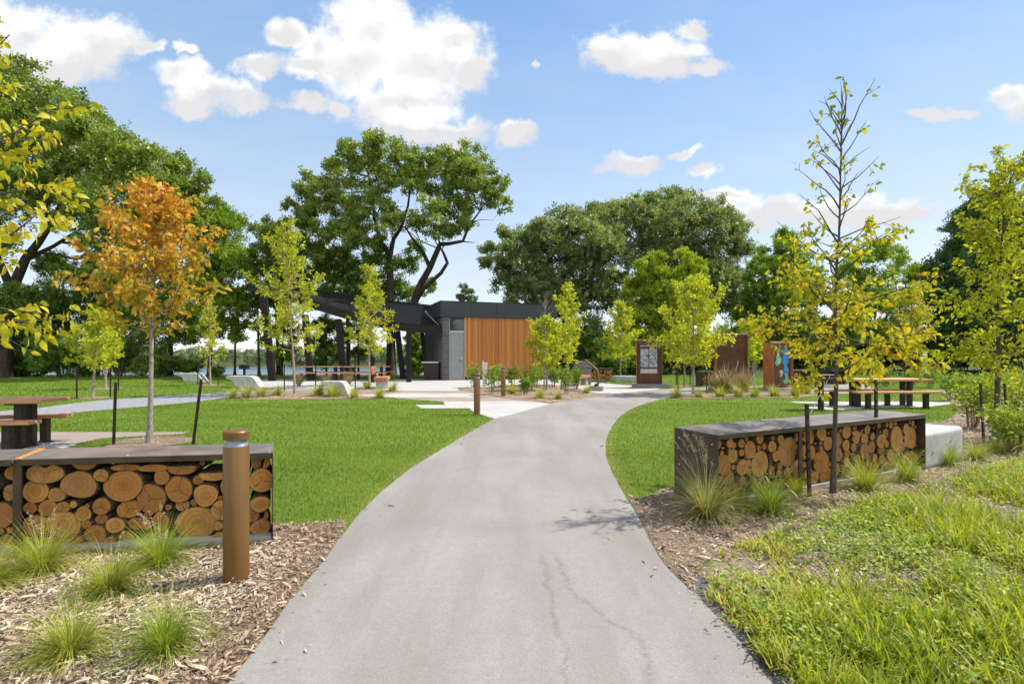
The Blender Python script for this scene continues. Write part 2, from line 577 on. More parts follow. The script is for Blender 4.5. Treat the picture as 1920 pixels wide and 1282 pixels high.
def m_logend(t, b):
    v = t.obj()
    rnd = t.new('ShaderNodeObjectInfo').outputs['Random']
    off = t.new('ShaderNodeCombineXYZ')
    t.link(t.math('MULTIPLY', rnd, 37.0), off.inputs[1])
    w = t.vmath('ADD', v, off.outputs[0])
    nz = t.noise(w, 14, 4, .6)
    sx = t.new('ShaderNodeSeparateXYZ'); t.link(v, sx.inputs[0])
    x, z = sx.outputs[0], sx.outputs[2]
    r = t.math('SQRT', t.math('ADD', t.math('MULTIPLY', x, x), t.math('MULTIPLY', z, z)))
    rr = t.math('ADD', r, t.math('MULTIPLY', nz, .022))
    ring = t.math('SINE', t.math('MULTIPLY', rr, 620.0))
    ring2 = t.math('SINE', t.math('MULTIPLY', rr, 190.0))
    heart = t.maprange(rr, .02, .085, 1, 0, True)
    c = t.ramp(rnd, [(0, (.27, .095, .014)), (.25, (.44, .17, .022)), (.5, (.56, .25, .040)), (.7, (.40, .16, .024)), (.85, (.52, .28, .075)), (1, (.34, .15, .035))])
    r2 = t.math('FRACT', t.math('MULTIPLY', rnd, 13.7))
    c = t.mix(t.maprange(r2, .62, 1, 0, .55), c, (.60, .36, .13))
    c = t.mix(t.maprange(r2, .30, 0, 0, .60), c, (.20, .105, .045))
    c = t.mix(t.math('MULTIPLY', heart, t.maprange(t.math('FRACT', t.math('MULTIPLY', rnd, 5.7)), 0, 1, .1, .85)), c, (.24, .08, .014))
    c = t.mix(t.maprange(ring, -1, 1, 0, .30), c, (.25, .11, .03))
    c = t.mix(t.maprange(ring2, -1, 1, 0, .42), c, (.22, .09, .02))
    c = t.mix(t.maprange(t.noise(w, 9, 4, .65), .42, .7, 0, .65), c, (.20, .11, .05))
    c = t.mix(t.maprange(t.noise(w, 120, 3, .7), .5, .8, 0, .35), c, (.62, .46, .24))
    ang = t.math('ADD', t.math('ARCTAN2', z, x), t.math('MULTIPLY', nz, .9))
    s = t.math('ABSOLUTE', t.math('SINE', t.math('ADD', t.math('MULTIPLY', ang, 1.5), t.math('MULTIPLY', rnd, 29.0))))
    wid = t.math('MULTIPLY', s, r)
    crack = t.math('MULTIPLY', t.maprange(wid, .0012, .0035, 1, 0), t.math('GREATER_THAN', t.math('FRACT', t.math('MULTIPLY', rnd, 7.3)), .35))
    s2 = t.math('ABSOLUTE', t.math('SINE', t.math('ADD', t.math('MULTIPLY', ang, 8.5), t.math('MULTIPLY', rnd, 11.0))))
    fine = t.math('MULTIPLY', t.maprange(t.math('MULTIPLY', s2, r), .001, .006, .45, 0), t.maprange(t.noise(w, 22, 2, .5), .5, .6))
    c = t.mix(fine, c, (.16, .07, .02))
    c = t.mix(crack, c, (.03, .014, .006))
    t.link(c, b.inputs['Base Color'])
    t.link(t.bump(t.math('ADD', t.noise(w, 80, 4, .7), t.math('MULTIPLY', ring, .12)), .35, .004), b.inputs['Normal'])
    b.inputs['Roughness'].default_value = .75
    b.inputs['Specular IOR Level'].default_value = .25
M['log_end'] = material('sawn_log_end', m_logend)

def m_bark(cA, cB, stretch=(14, 14, 3), scl=1.6, dist=.02):
    def fn(t, b):
        v = t.scale(t.obj(), stretch)
        n = t.noise(v, scl, 5, .7, .6)
        c = t.ramp(n, [(.35, cA), (.65, cB)])
        t.link(c, b.inputs['Base Color'])
        t.link(t.bump(n, .9, dist), b.inputs['Normal'])
        b.inputs['Roughness'].default_value = .9
        b.inputs['Specular IOR Level'].default_value = .2
    return fn
M['log_bark'] = material('log_bark', m_bark((.03, .02, .014), (.15, .105, .07), (30, 8, 30)))
M['oak_bark'] = material('oak_bark', m_bark((.025, .019, .014), (.085, .066, .05), (3, 3, .8), 2.2, .05))
M['sap_bark'] = material('grey_sapling_bark', m_bark((.14, .12, .10), (.36, .32, .28), (30, 30, 9), 1.5, .01))
M['dark_sap_bark'] = material('dark_sapling_bark', m_bark((.045, .036, .032), (.12, .10, .088), (30, 30, 9), 1.5, .01))
M['birch_bark'] = material('peeling_birch_bark', m_bark((.16, .10, .07), (.46, .37, .29), (16, 16, 26), 1.5, .01))
M['stem'] = plain('shrub_stem', (.10, .06, .04), (.22, .15, .10), 20, .8)

M['oak_leaf'] = leafmat('oak_leaf', [(0, (0.082, 0.128, 0.026)), (.5, (0.173, 0.246, 0.043)), (1, (0.319, 0.410, 0.082))], 0.45, (1.35, 1.25, .5), .42, spec=.45)
M['oak_leaf2'] = leafmat('oak_leaf_olive', [(0, (0.090, 0.126, 0.048)), (.5, (0.180, 0.234, 0.084)), (1, (0.312, 0.372, 0.156))], 0.5, (1.25, 1.25, .6), .42, spec=.45)
M['fresh_leaf'] = leafmat('fresh_green_leaf', [(0, (0.092, 0.167, 0.016)), (.5, (0.190, 0.299, 0.028)), (1, (0.310, 0.414, 0.048))], 0.45, (1.25, 1.25, .4))
M['lime_leaf'] = leafmat('lime_green_leaf', [(0, (0.132, 0.193, 0.015)), (.5, (0.264, 0.341, 0.026)), (1, (0.407, 0.462, 0.046))], 0.45, (1.25, 1.2, .4))
M['dark_leaf'] = leafmat('dark_conifer_leaf', [(0, (0.031, 0.070, 0.026)), (.5, (0.061, 0.126, 0.039)), (1, (0.120, 0.208, 0.066))], 0.32, (1.1, 1.2, .6))
M['under_leaf'] = leafmat('undergrowth_leaf', [(0, (0.063, 0.119, 0.026)), (.5, (0.146, 0.238, 0.043)), (1, (0.311, 0.428, 0.085))], 0.42)
M['birch_leaf'] = leafmat('yellow_green_leaf', [(0, (0.259, 0.324, 0.022)), (.45, (0.443, 0.486, 0.032)), (.85, (0.594, 0.562, 0.049)), (1, (0.626, 0.475, 0.065))], 0.52, (1.25, 1.2, .45))
M['gold_leaf'] = leafmat('golden_yellow_leaf', [(0, (.20, .25, .018)), (.4, (.42, .43, .024)), (.72, (.60, .49, .03)), (.9, (.56, .31, .035)), (1, (.38, .17, .03))], .46, (1.2, 1.1, .4))
M['citron_leaf'] = leafmat('citron_leaf', [(0, (.22, .28, .016)), (.5, (.41, .45, .025)), (.9, (.57, .51, .035)), (1, (.54, .40, .045))], .48, (1.2, 1.15, .4))
M['maple_leaf'] = leafmat('orange_maple_leaf', [(0, (.24, .26, .022)), (.25, (.48, .38, .03)), (.5, (.62, .36, .035)), (.78, (.58, .24, .035)), (1, (.44, .14, .03))], .45, (1.2, 1.0, .45))
M['shrub_leaf'] = leafmat('shrub_leaf', [(0, (0.088, 0.163, 0.025)), (.5, (0.175, 0.288, 0.037)), (.9, (0.288, 0.400, 0.062)), (1, (0.425, 0.400, 0.062))], 0.42)
M['straw'] = leafmat('seed_head_straw', [(0, (.22, .13, .08)), (.5, (.36, .25, .16)), (1, (.52, .41, .28))], .25, (1, 1, .8))
M['tuft'] = leafmat('fine_tuft_blade', [(0, (.16, .22, .02)), (.4, (.30, .36, .035)), (.75, (.46, .47, .08)), (1, (.60, .52, .22))], .42, (1.2, 1.15, .5), base_dark=(.24, .22, .06))
M['tuft_green'] = leafmat('green_tuft_blade', [(0, (.12, .22, .018)), (.5, (.26, .37, .03)), (.85, (.40, .46, .06)), (1, (.52, .47, .16))], .42, (1.2, 1.15, .5), base_dark=(.20, .22, .05))
M['tuft_tan'] = leafmat('bleached_tuft_blade', [(0, (.20, .23, .04)), (.4, (.36, .36, .085)), (.75, (.52, .46, .19)), (1, (.64, .54, .32))], .36, (1.1, 1.1, .6), base_dark=(.22, .19, .06))
M['lawn_blade'] = leafmat('lawn_blade', [(0, (0.076, 0.132, 0.015)), (.45, (0.146, 0.232, 0.024)), (.82, (0.232, 0.324, 0.039)), (.94, (0.324, 0.367, 0.076)), (1, (0.497, 0.389, 0.194))], 0.4, (1.2, 1.2, .45), .45)
M['weed'] = leafmat('weed_blade', [(0, (0.132, 0.198, 0.017)), (.4, (0.275, 0.352, 0.024)), (.75, (0.440, 0.484, 0.044)), (.92, (0.528, 0.495, 0.099)), (1, (0.550, 0.462, 0.220))], 0.42, (1.2, 1.15, .4), base_dark=(.20, .13, .05))
M['weed_leaf'] = leafmat('broad_weed_leaf', [(0, (.10, .18, .02)), (.6, (.22, .32, .035)), (1, (.38, .44, .06))], .40)
M['chip'] = leafmat('wood_chip', [(0, (.085, .045, .026)), (.22, (.19, .115, .068)), (.5, (.34, .245, .17)), (.75, (.45, .355, .265)), (1, (.56, .475, .38))], .02, (1, 1, 1), .8, spec=.2)
M['shrub_leaf2'] = leafmat('glossy_shrub_leaf', [(0, (.13, .20, .025)), (.5, (.25, .34, .04)), (.9, (.40, .46, .07)), (1, (.48, .46, .09))], .45)
M['far_leaf'] = leafmat('far_woodland_leaf', [(0, (0.060, 0.102, 0.042)), (.5, (0.108, 0.162, 0.060)), (1, (0.180, 0.228, 0.090))], 0.25)
M['fresh_leaf2'] = leafmat('mid_green_leaf', [(0, (0.059, 0.134, 0.020)), (.5, (0.126, 0.235, 0.034)), (1, (0.218, 0.336, 0.059))], 0.42)
M['fresh_leaf3'] = leafmat('warm_green_leaf', [(0, (0.076, 0.151, 0.020)), (.5, (0.151, 0.260, 0.030)), (1, (0.286, 0.386, 0.050))], 0.44)
M['pale_leaf'] = leafmat('silvery_willow_leaf', [(0, (.10, .14, .08)), (.5, (.20, .25, .15)), (1, (.34, .38, .26))], .3)
M['seed'] = plain('dry_seed', (.26, .17, .11), (.46, .34, .24), 60, .8)

M['amber_leaf'] = leafmat('yellow_dogwood_leaf', [(0, (.30, .33, .018)), (.5, (.54, .50, .028)), (.9, (.66, .52, .035)), (1, (.58, .38, .045))], .50, (1.2, 1.1, .4))
# ------------------------------------------------------------------ camera, light, sky
cam_d = bpy.data.cameras.new('camera')
cam_d.lens, cam_d.sensor_width = 18.0, 36.0
cam_d.shift_y = (HOR - 641) / 1920.0
cam_d.clip_start, cam_d.clip_end = .05, 5000
cam = bpy.data.objects.new('camera', cam_d)
cam.location = (0, 0, EYE)
cam.rotation_euler = (math.radians(90), 0, 0)
COL.objects.link(cam)
scene.camera = cam

SUN_EL, SUN_AZ = math.radians(53), math.radians(19)         # azimuth from +X towards +Y
sv = Vector((math.cos(SUN_EL) * math.cos(SUN_AZ), math.cos(SUN_EL) * math.sin(SUN_AZ), math.sin(SUN_EL)))
sun_d = bpy.data.lights.new('sun', 'SUN')
sun_d.energy, sun_d.angle, sun_d.color = 3.4, math.radians(.5), (1.0, .955, .88)
sun = bpy.data.objects.new('sun', sun_d)
sun.rotation_euler = (-sv).to_track_quat('-Z', 'Y').to_euler()
sun.location = sv * 60
COL.objects.link(sun)

CLOUDS = [(60, 75, 110, 62), (180, 88, 80, 58), (20, 40, 70, 48), (110, 120, 110, 40), (340, 96, 26, 11), (275, 92, 28, 12),
          (340, 140, 50, 32), (400, 175, 80, 36), (465, 188, 45, 20), (360, 200, 40, 22),
          (700, 60, 105, 70), (780, 110, 115, 85), (670, 120, 90, 70), (860, 80, 52, 44), (750, 195, 115, 48), (530, 66, 42, 26),
          (600, 90, 55, 42), (490, 125, 52, 24), (585, 135, 45, 26), (575, 190, 42, 17), (632, 200, 24, 11), (880, 135, 42, 45),
          (860, 250, 65, 26), (970, 257, 34, 26), (790, 245, 90, 26), (700, 12, 55, 40),
          (1210, 95, 105, 42), (1155, 100, 62, 38), (1295, 58, 45, 19), (1325, 127, 45, 16), (1240, 128, 70, 22),
          (1180, 308, 54, 22), (1325, 318, 34, 12), (1280, 285, 36, 8),
          (1365, 367, 65, 16), (1440, 390, 85, 20), (1600, 398, 150, 28), (1690, 400, 66, 20), (1400, 410, 55, 14), (1625, 374, 48, 20),
          (1895, 182, 42, 26), (1925, 205, 40, 36), (1752, 212, 60, 12), (1003, 113, 9, 7), (1810, 212, 26, 11), (1330, 385, 60, 10)]
world = bpy.data.worlds.new('World')
scene.world = world
world.use_nodes = True
wt = NT(world.node_tree)
bg = wt.n['Background']
sky = wt.new('ShaderNodeTexSky', sky_type='NISHITA')
sky.sun_disc = False
sky.sun_elevation, sky.sun_rotation = SUN_EL, math.pi / 2 - SUN_AZ
sky.altitude, sky.air_density, sky.dust_density, sky.ozone_density = 200, 1.0, .15, 1.2

grp = bpy.data.node_groups.new('cloud_field', 'ShaderNodeTree')
grp.interface.new_socket('uv', in_out='INPUT', socket_type='NodeSocketVector')
grp.interface.new_socket('d', in_out='OUTPUT', socket_type='NodeSocketFloat')
g = NT(grp)
gi, go = g.new('NodeGroupInput'), g.new('NodeGroupOutput')
acc = None
for (cx, cy, rx, ry) in CLOUDS:
    u0, v0, ru, rv = (cx - 960) / FOC, (HOR - cy) / FOC, rx / FOC, ry / FOC
    q = g.vmath('MULTIPLY_ADD', gi.outputs[0], (1 / ru, 1 / rv, 0), (-u0 / ru, -v0 / rv, 0))
    l = g.vmath('LENGTH', q)
    acc = l if acc is None else g.math('SMOOTH_MIN', acc, l, .25)
g.link(acc, go.inputs[0])

tc = wt.new('ShaderNodeTexCoord')
sp = wt.new('ShaderNodeSeparateXYZ'); wt.link(tc.outputs['Generated'], sp.inputs[0])
yy = wt.math('MAXIMUM', sp.outputs[1], .02)
cu = wt.new('ShaderNodeCombineXYZ')
wt.link(wt.math('DIVIDE', sp.outputs[0], yy), cu.inputs[0]); wt.link(wt.math('DIVIDE', sp.outputs[2], yy), cu.inputs[1])
uv = cu.outputs[0]
wrp = wt.vmath('MULTIPLY', wt.vmath('SUBTRACT', wt.noise(uv, 9, 5, .6, col=True), (.5, .5, .5)), (.10, .085, 0))
uvw = wt.vmath('ADD', uv, wrp)
def field(vec):
    n = wt.new('ShaderNodeGroup'); n.node_tree = grp
    wt.link(vec, n.inputs[0])
    return n.outputs[0]
f1 = field(uvw)
f2 = field(wt.vmath('ADD', uvw, (.016, -.036, 0)))
det = wt.noise(uv, 20, 8, .66)
edge = wt.math('ADD', f1, wt.math('MULTIPLY', wt.math('SUBTRACT', det, .5), 1.7))
alpha = wt.maprange(edge, .55, 1.26, 1, 0, True)
alpha = wt.math('MULTIPLY', alpha, wt.maprange(wt.noise(uv, 11, 6, .65), .26, .46, .55, 1))
front = wt.math('GREATER_THAN', sp.outputs[1], .05)
alpha = wt.math('MULTIPLY', alpha, front)
lit = wt.math('ADD', wt.math('SUBTRACT', f1, f2), wt.math('MULTIPLY', wt.math('SUBTRACT', wt.noise(uv, 13, 6, .65), .5), .7))
ccol = wt.ramp(wt.maprange(lit, -.70, .12), [(0, (.84, .83, .845)), (.35, (.91, .90, .905)), (.62, (.985, .975, .97)), (.85, (1.08, 1.07, 1.05)), (1, (1.14, 1.12, 1.10))])
cirrus = wt.maprange(wt.noise(wt.vmath('MULTIPLY', uv, (1.3, 5, 1)), 1.7, 6, .62, .7), .38, .78, 0, .62)
lowv = wt.maprange(sp.outputs[2], .0, .45, 1, .25)
cirrus = wt.math('MULTIPLY', wt.math('MULTIPLY', cirrus, lowv), front)
skyn = wt.mix(1.0, sky.outputs[0], (.86, .80, .80), 'MULTIPLY')
day = wt.ramp(sp.outputs[2], [(0, (.74, .82, .91)), (.165, (.65, .76, .885)), (.352, (.44, .635, .86)), (.567, (.235, .465, .82)), (1, (.11, .27, .62))])
day = wt.vmath('MULTIPLY', day, (3.1, 3.1, 3.1))
skyc = wt.mix(.72, skyn, day)
CLOUD_LUM = 3.05
base = wt.mix(cirrus, skyc, (CLOUD_LUM * .80, CLOUD_LUM * .83, CLOUD_LUM * .88))
cl = wt.vmath('MULTIPLY', ccol, (CLOUD_LUM, CLOUD_LUM, CLOUD_LUM))
final = wt.mix(alpha, base, cl)
# unseen bright clouds behind and above the viewer, added to fill light from the front
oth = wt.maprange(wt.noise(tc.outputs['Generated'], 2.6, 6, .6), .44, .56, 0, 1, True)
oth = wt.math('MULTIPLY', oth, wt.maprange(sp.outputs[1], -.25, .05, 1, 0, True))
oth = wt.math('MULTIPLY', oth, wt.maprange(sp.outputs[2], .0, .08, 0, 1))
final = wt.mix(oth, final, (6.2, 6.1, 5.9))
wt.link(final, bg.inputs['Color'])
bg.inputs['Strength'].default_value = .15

scene.view_settings.view_transform = 'Standard'
scene.view_settings.look = 'None'
scene.view_settings.gamma = 1
scene.view_settings.exposure = 1.1
scene.cycles.max_bounces = 7
scene.cycles.diffuse_bounces = 3
scene.cycles.glossy_bounces = 3
scene.cycles.transmission_bounces = 4
scene.cycles.transparent_max_bounces = 6
scene.cycles.use_denoising = True
scene.cycles.sample_clamp_indirect = 6

# ------------------------------------------------------------------ ground sheet and lake
def make_ground():
    xs = sorted(set(list(np.linspace(-400, -60, 15)) + list(np.linspace(-60, 60, 61)) + list(np.linspace(60, 400, 15))))
    ys = sorted(set(list(np.linspace(-60, 28, 12)) + list(np.linspace(28, 100, 37)) + list(np.linspace(100, 330, 10))))
    mb = MB()
    vs = [(x, y, H(x, y)) for y in ys for x in xs]
    nx = len(xs)
    fs = [(j * nx + i, j * nx + i + 1, (j + 1) * nx + i + 1, (j + 1) * nx + i) for j in range(len(ys) - 1) for i in range(nx - 1)]
    mb.add(vs, fs)
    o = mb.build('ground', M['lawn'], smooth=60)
    tag(o, kind='structure')
make_ground()
mb = MB()
mb.add([(-900, 50, -9), (700, 50, -9), (700, 420, -9), (-900, 420, -9)], [(0, 1, 2, 3)])
tag(mb.build('lake_water', M['water']), kind='structure')

# far shore terrain
def far_shore():
    mb = MB()
    xs = np.linspace(-900, 700, 81)
    ys = [372, 378, 400, 450, 520, 620, 760]
    for j, y in enumerate(ys):
        for x in xs:
            t = (y - 372) / 388
            z = -9.4 + (0 if j == 0 else 1.2) + 15 * t ** .8 * (.55 + .9 * mnoise.noise(Vector((x * .006, y * .004, 3))))
            mb.v.append((x, y, z))
    nx = len(xs)
    for j in range(len(ys) - 1):
        for i in range(nx - 1):
            mb.f.append((j * nx + i, j * nx + i + 1, (j + 1) * nx + i + 1, (j + 1) * nx + i)); mb.m.append(0)
    tag(mb.build('far_shore_hills', M['lawn'], smooth=60), kind='structure')
    n = 560
    x = RNG.uniform(-420, 420, n); y = 380 + RNG.random(n) ** 1.4 * 260
    pos, sz, nr = [], [], []
    for i in range(n):
        t = (y[i] - 372) / 388
        gz = -8.2 + 15 * t ** .8 * (.55 + .9 * mnoise.noise(Vector((x[i] * .006, y[i] * .004, 3))))
        h = RNG.uniform(6, 12)
        R = RNG.uniform(3.5, 6.5)
        k = 70
        d = unit(RNG.normal(size=(k, 3)))
        p = d * np.array([R, R, h * .5]) * RNG.uniform(.75, 1.02, (k, 1)) + np.array([x[i], y[i], gz + h * .55])
        pos.append(p); nr.append(d); sz.append(RNG.uniform(1.3, 2.6, k))
    pos, nr, sz = np.concatenate(pos), np.concatenate(nr), np.concatenate(sz)
    ax = unit(np.cross(nr, RNG.normal(size=nr.shape)))
    ax, sd, nm = frames(ax, nr)
    o = mass_mesh('far_shore_woods', pos, ax, sd, nm, sz, RNG.random(len(pos)), *FAN, M['far_leaf'], sub_jit=.1)
    tag(o, kind='stuff')
far_shore()

# ------------------------------------------------------------------ ground sheets (all outlines are metres, via the camera's own projection of the survey pixels)
def smooth_line(pts, sub=4):
    out = []
    n = len(pts)
    for i in range(n - 1):
        p0, p1, p2, p3 = pts[max(i - 1, 0)], pts[i], pts[i + 1], pts[min(i + 2, n - 1)]
        for k in range(sub):
            t = k / sub
            out.append(tuple(.5 * ((2 * p1[a]) + (-p0[a] + p2[a]) * t + (2 * p0[a] - 5 * p1[a] + 4 * p2[a] - p3[a]) * t * t
                                   + (-p0[a] + 3 * p1[a] - 3 * p2[a] + p3[a]) * t ** 3) for a in (0, 1)))
    out.append(tuple(pts[-1]))
    return out

def rough(poly, step=.12, amp=.02, seed=0):
    out = []
    n = len(poly)
    for i in range(n):
        a, b = Vector(poly[i][:2]), Vector(poly[(i + 1) % n][:2])
        L = (b - a).length
        k = max(1, min(120, int(L / step)))
        for j in range(k):
            p = a.lerp(b, j / k)
            q = mnoise.noise_vector(Vector((p.x * 3.1 + seed, p.y * 3.1, 0))) * .6 + mnoise.noise_vector(Vector((p.x * 11 + seed, p.y * 11, 5))) * .4
            out.append((p.x + q.x * amp, p.y + q.y * amp))
    return out

def gp(pts):
    return [tuple(G(*p)[:2]) for p in pts]

SHEETS = {}
def sheet(name, poly, z, mat, amp=0.0, step=.12, kind='structure'):
    if amp: poly = rough(poly, step, amp, len(SHEETS) * 7.3)
    mb = MB()
    mb.add([(p[0], p[1], z) for p in poly], [tuple(range(len(poly)))])
    o = mb.build(name, mat)
    me = o.data
    if me.polygons[0].normal.z < 0:
        me.flip_normals()
    tag(o, kind=kind)
    SHEETS.setdefault(name, []).append(poly)
    return o

path_l = gp([(360, 1400), (395, 1335), (432, 1282), (487, 1210), (545, 1128), (600, 1062), (632, 1018), (652, 992), (690, 948), (735, 907), (780, 873),
             (830, 842), (880, 812), (928, 786), (965, 776), (1035, 757), (1085, 749), (1143, 739.5), (1180, 735.5), (1230, 730.5), (1290, 727.5), (1360, 725), (1480, 722.5), (1640, 720)])
path_r = gp([(1580, 1400), (1500, 1330), (1445, 1282), (1375, 1190), (1300, 1115), (1245, 1060), (1215, 1010), (1193, 965), (1168, 925), (1145, 880),
             (1136, 850), (1138, 820), (1150, 797), (1165, 780), (1190, 765), (1225, 753), (1262, 745), (1310, 739), (1400, 736), (1500, 734), (1640, 733)])
pl, pr = smooth_line(path_l), smooth_line(path_r)
path_poly = pl + pr[::-1]
edge_r = [(p[0] + .17 * (1 - sstep(4.3, 5.3, p[1])) - .03 * sstep(4.3, 5.3, p[1]), p[1] + .01) for p in pr]
sheet('path_edge', [(p[0] - .2, p[1]) for p in pr] + edge_r[::-1], .006, M['asphalt_edge'], .045, .07)
sheet('path', path_poly, .012, M['asphalt'], .012, .08)

plaza = gp([(440, 716), (500, 711.2), (830, 711.2), (1045, 712), (1075, 714), (1110, 717), (1180, 722.5), (1250, 726.8), (1230, 730.5), (1180, 735.5), (1143, 739.5),
            (1060, 730), (950, 722), (905, 726), (857, 728), (863, 733), (741, 733), (640, 728.3), (475, 727), (455, 722)])
sheet('plaza', plaza, .010, M['concrete'])
sheet('plaza_band', gp([(560, 738), (741, 737.6), (893, 738), (886, 745), (740, 745.2), (560, 744)]), .009, M['concrete'])
sheet('tan_walk', gp([(560, 732), (741, 732), (893, 732), (905, 739), (945, 747), (1004, 752), (1040, 758), (900, 756), (831, 753.2), (733, 746), (560, 743)]), .006, M['tan'])
sheet('walk', gp([(831, 753), (960, 752.2), (1036, 757), (1060, 753.5), (1000, 772), (960, 779), (929, 786), (889, 773.5), (879, 766), (789, 766), (779, 759.2), (834, 759)]), .0085, M['concrete'])
sheet('gravel_path', smooth_line(gp([(-420, 806), (-100, 782), (0, 771), (70, 765), (175, 752), (325, 741), (450, 735), (540, 729), (600, 727)]))
      + smooth_line(gp([(560, 739), (500, 741), (425, 746), (362, 754), (275, 762), (137, 774), (0, 790), (-120, 812), (-420, 850)])), .005, M['gravel'], .02, .2)
sheet('picnic_pad', gp([(-420, 811), (355, 810), (340, 814), (262, 818), (190, 822), (150, 832), (-420, 832)]), .006, M['tan'])
sheet('picnic_pad', gp([(-420, 830), (156, 830), (118, 842), (60, 852), (-420, 858)]), .010, M['concrete'])
sheet('picnic_pad', gp([(1478, 753), (1779, 753.5), (1792, 757), (1742, 762.8), (1562, 768.5), (1500, 765.5), (1560, 757.5), (1495, 756)]), .008, M['concrete'])
sheet('picnic_pad', gp([(1500, 733), (1790, 733.5), (1800, 738), (1500, 738)]), .006, M['tan'])

MULCH = []
def mulch(pts, z=.007, amp=.05, raw=False):
    p = pts if raw else gp(pts)
    MULCH.append(p)
    sheet('mulch_bed', p, z, M['mulch'], amp, .1)
mulch([(648, 976), (640, 1000), (632, 1020), (545, 1130), (487, 1212), (432, 1284), (360, 1400), (-900, 1400), (-900, 955), (0, 972), (400, 980), (560, 984)])
mulch([(1262, 912), (1200, 935), (1178, 930), (1195, 962), (1217, 1008), (1247, 1058), (1300, 1113), (1318, 1060), (1420, 1010), (1520, 985), (1610, 950), (1760, 905), (1930, 858), (2300, 800),
       (2300, 762), (1980, 745), (1890, 733), (1800, 730), (1720, 733), (1780, 740), (1770, 748), (1788, 757), (1800, 768), (1790, 778), (1770, 790), (1700, 800), (1500, 850)])
mulch([(857, 728), (905, 726), (950, 722), (1042, 722), (1082, 727), (1102, 735), (1143, 739.5), (1092, 748), (1037, 756.5), (1004, 752), (945, 747), (905, 739), (863, 731)], .013)
mulch([(430, 746), (500, 734), (560, 733), (640, 729), (722, 731), (741, 734), (736, 738.5), (640, 740), (740, 745.8), (700, 748), (560, 749), (470, 749.5)], .0125)
mulch([(1250, 745), (1300, 737.5), (1400, 735.5), (1500, 736), (1540, 741), (1500, 746), (1380, 746.5), (1290, 748)], .0135)
def ring(px, py, r):
    c = G(px, py)
    pts = [(c.x + r * math.cos(a) * (1 + .12 * math.sin(3 * a)), c.y + r * math.sin(a)) for a in np.linspace(0, 2 * math.pi, 22)[:-1]]
    mulch(pts, .0075, .06, True)
    return pts
for q in ((280, 830, .62), (180, 746, .55), (198, 729, .6), (395, 722, .6), (1163, 713.5, .5), (1281, 724.5, .5), (693, 724, .6)):
    ring(*q)
weeds_poly = gp([(1322, 1113), (1400, 1190), (1478, 1282), (1535, 1330), (1620, 1400), (2900, 1400), (2900, 860), (2300, 800), (1930, 862), (1760, 908), (1610, 955), (1520, 990), (1420, 1015), (1318, 1062)])
sheet('weedy_ground', gp([(1270, 1085), (1340, 1170), (1420, 1282), (1480, 1330), (1560, 1400), (2900, 1400), (2900, 850), (2300, 792), (1930, 850), (1760, 895), (1610, 940), (1520, 974), (1420, 997), (1318, 1040)]), .005, M['soil'], .0)

# long drying cracks in the asphalt
def stain(pts, w):
    line = smooth_line(gp(pts), 14)
    cols = [[], [], []]
    for i, p in enumerate(line):
        q = line[min(i + 1, len(line) - 1)]; o = line[max(i - 1, 0)]
        d = Vector((q[0] - o[0], q[1] - o[1])); d.normalize()
        n = Vector((-d.y, d.x))
        j = mnoise.noise(Vector((p[0] * 7, p[1] * 7, 1))) * .03 + mnoise.noise(Vector((p[0] * 23, p[1] * 23, 1))) * .012
        ww = w * (.5 + abs(mnoise.noise(Vector((p[0] * 4, p[1] * 4, 9)))) * 1.6)
        for c, k in zip(cols, (ww, 0, -ww)):
            c.append((p[0] + n.x * (k + j), p[1] + n.y * (k + j), .0138))
    k = len(line)
    mb = MB()
    mb.add(cols[0] + cols[1] + cols[2], [(i, k + i, k + i + 1, i + 1) for i in range(k - 1)] + [(k + i, 2 * k + i, 2 * k + i + 1, k + i + 1) for i in range(k - 1)])
    o = mb.build('path_stain', M['stain'])
    fade = [min(1, i / 8) for i in range(k)]
    at = o.data.attributes.new('rnd', 'FLOAT', 'POINT'); at.data.foreach_set('value', [0.0] * k + fade + [0.0] * k)
    tag(o, kind='structure')
def m_stain(t, b):
    v = t.world()
    b.inputs['Base Color'].default_value = (.205, .155, .105, 1)
    b.inputs['Roughness'].default_value = .9
    tr = t.new('ShaderNodeBsdfTransparent'); mx = t.new('ShaderNodeMixShader')
    f = t.attr('rnd')
    f = t.math('MULTIPLY', f, t.maprange(t.noise(v, 30, 5, .7), .35, .7, .0, .34))
    t.link(f, mx.inputs[0]); t.link(tr.outputs[0], mx.inputs[1]); t.link(b.outputs[0], mx.inputs[2])
    t.link(mx.outputs[0], t.n['Material Output'].inputs['Surface'])
M['stain'] = material('brown_run_stain', m_stain)
stain([(1012, 1040), (1022, 1075), (1030, 1120), (1042, 1165), (1058, 1215), (1066, 1290)], .038)
stain([(1040, 1032), (1055, 1075), (1085, 1120), (1140, 1165), (1190, 1195), (1215, 1230), (1226, 1290)], .042)

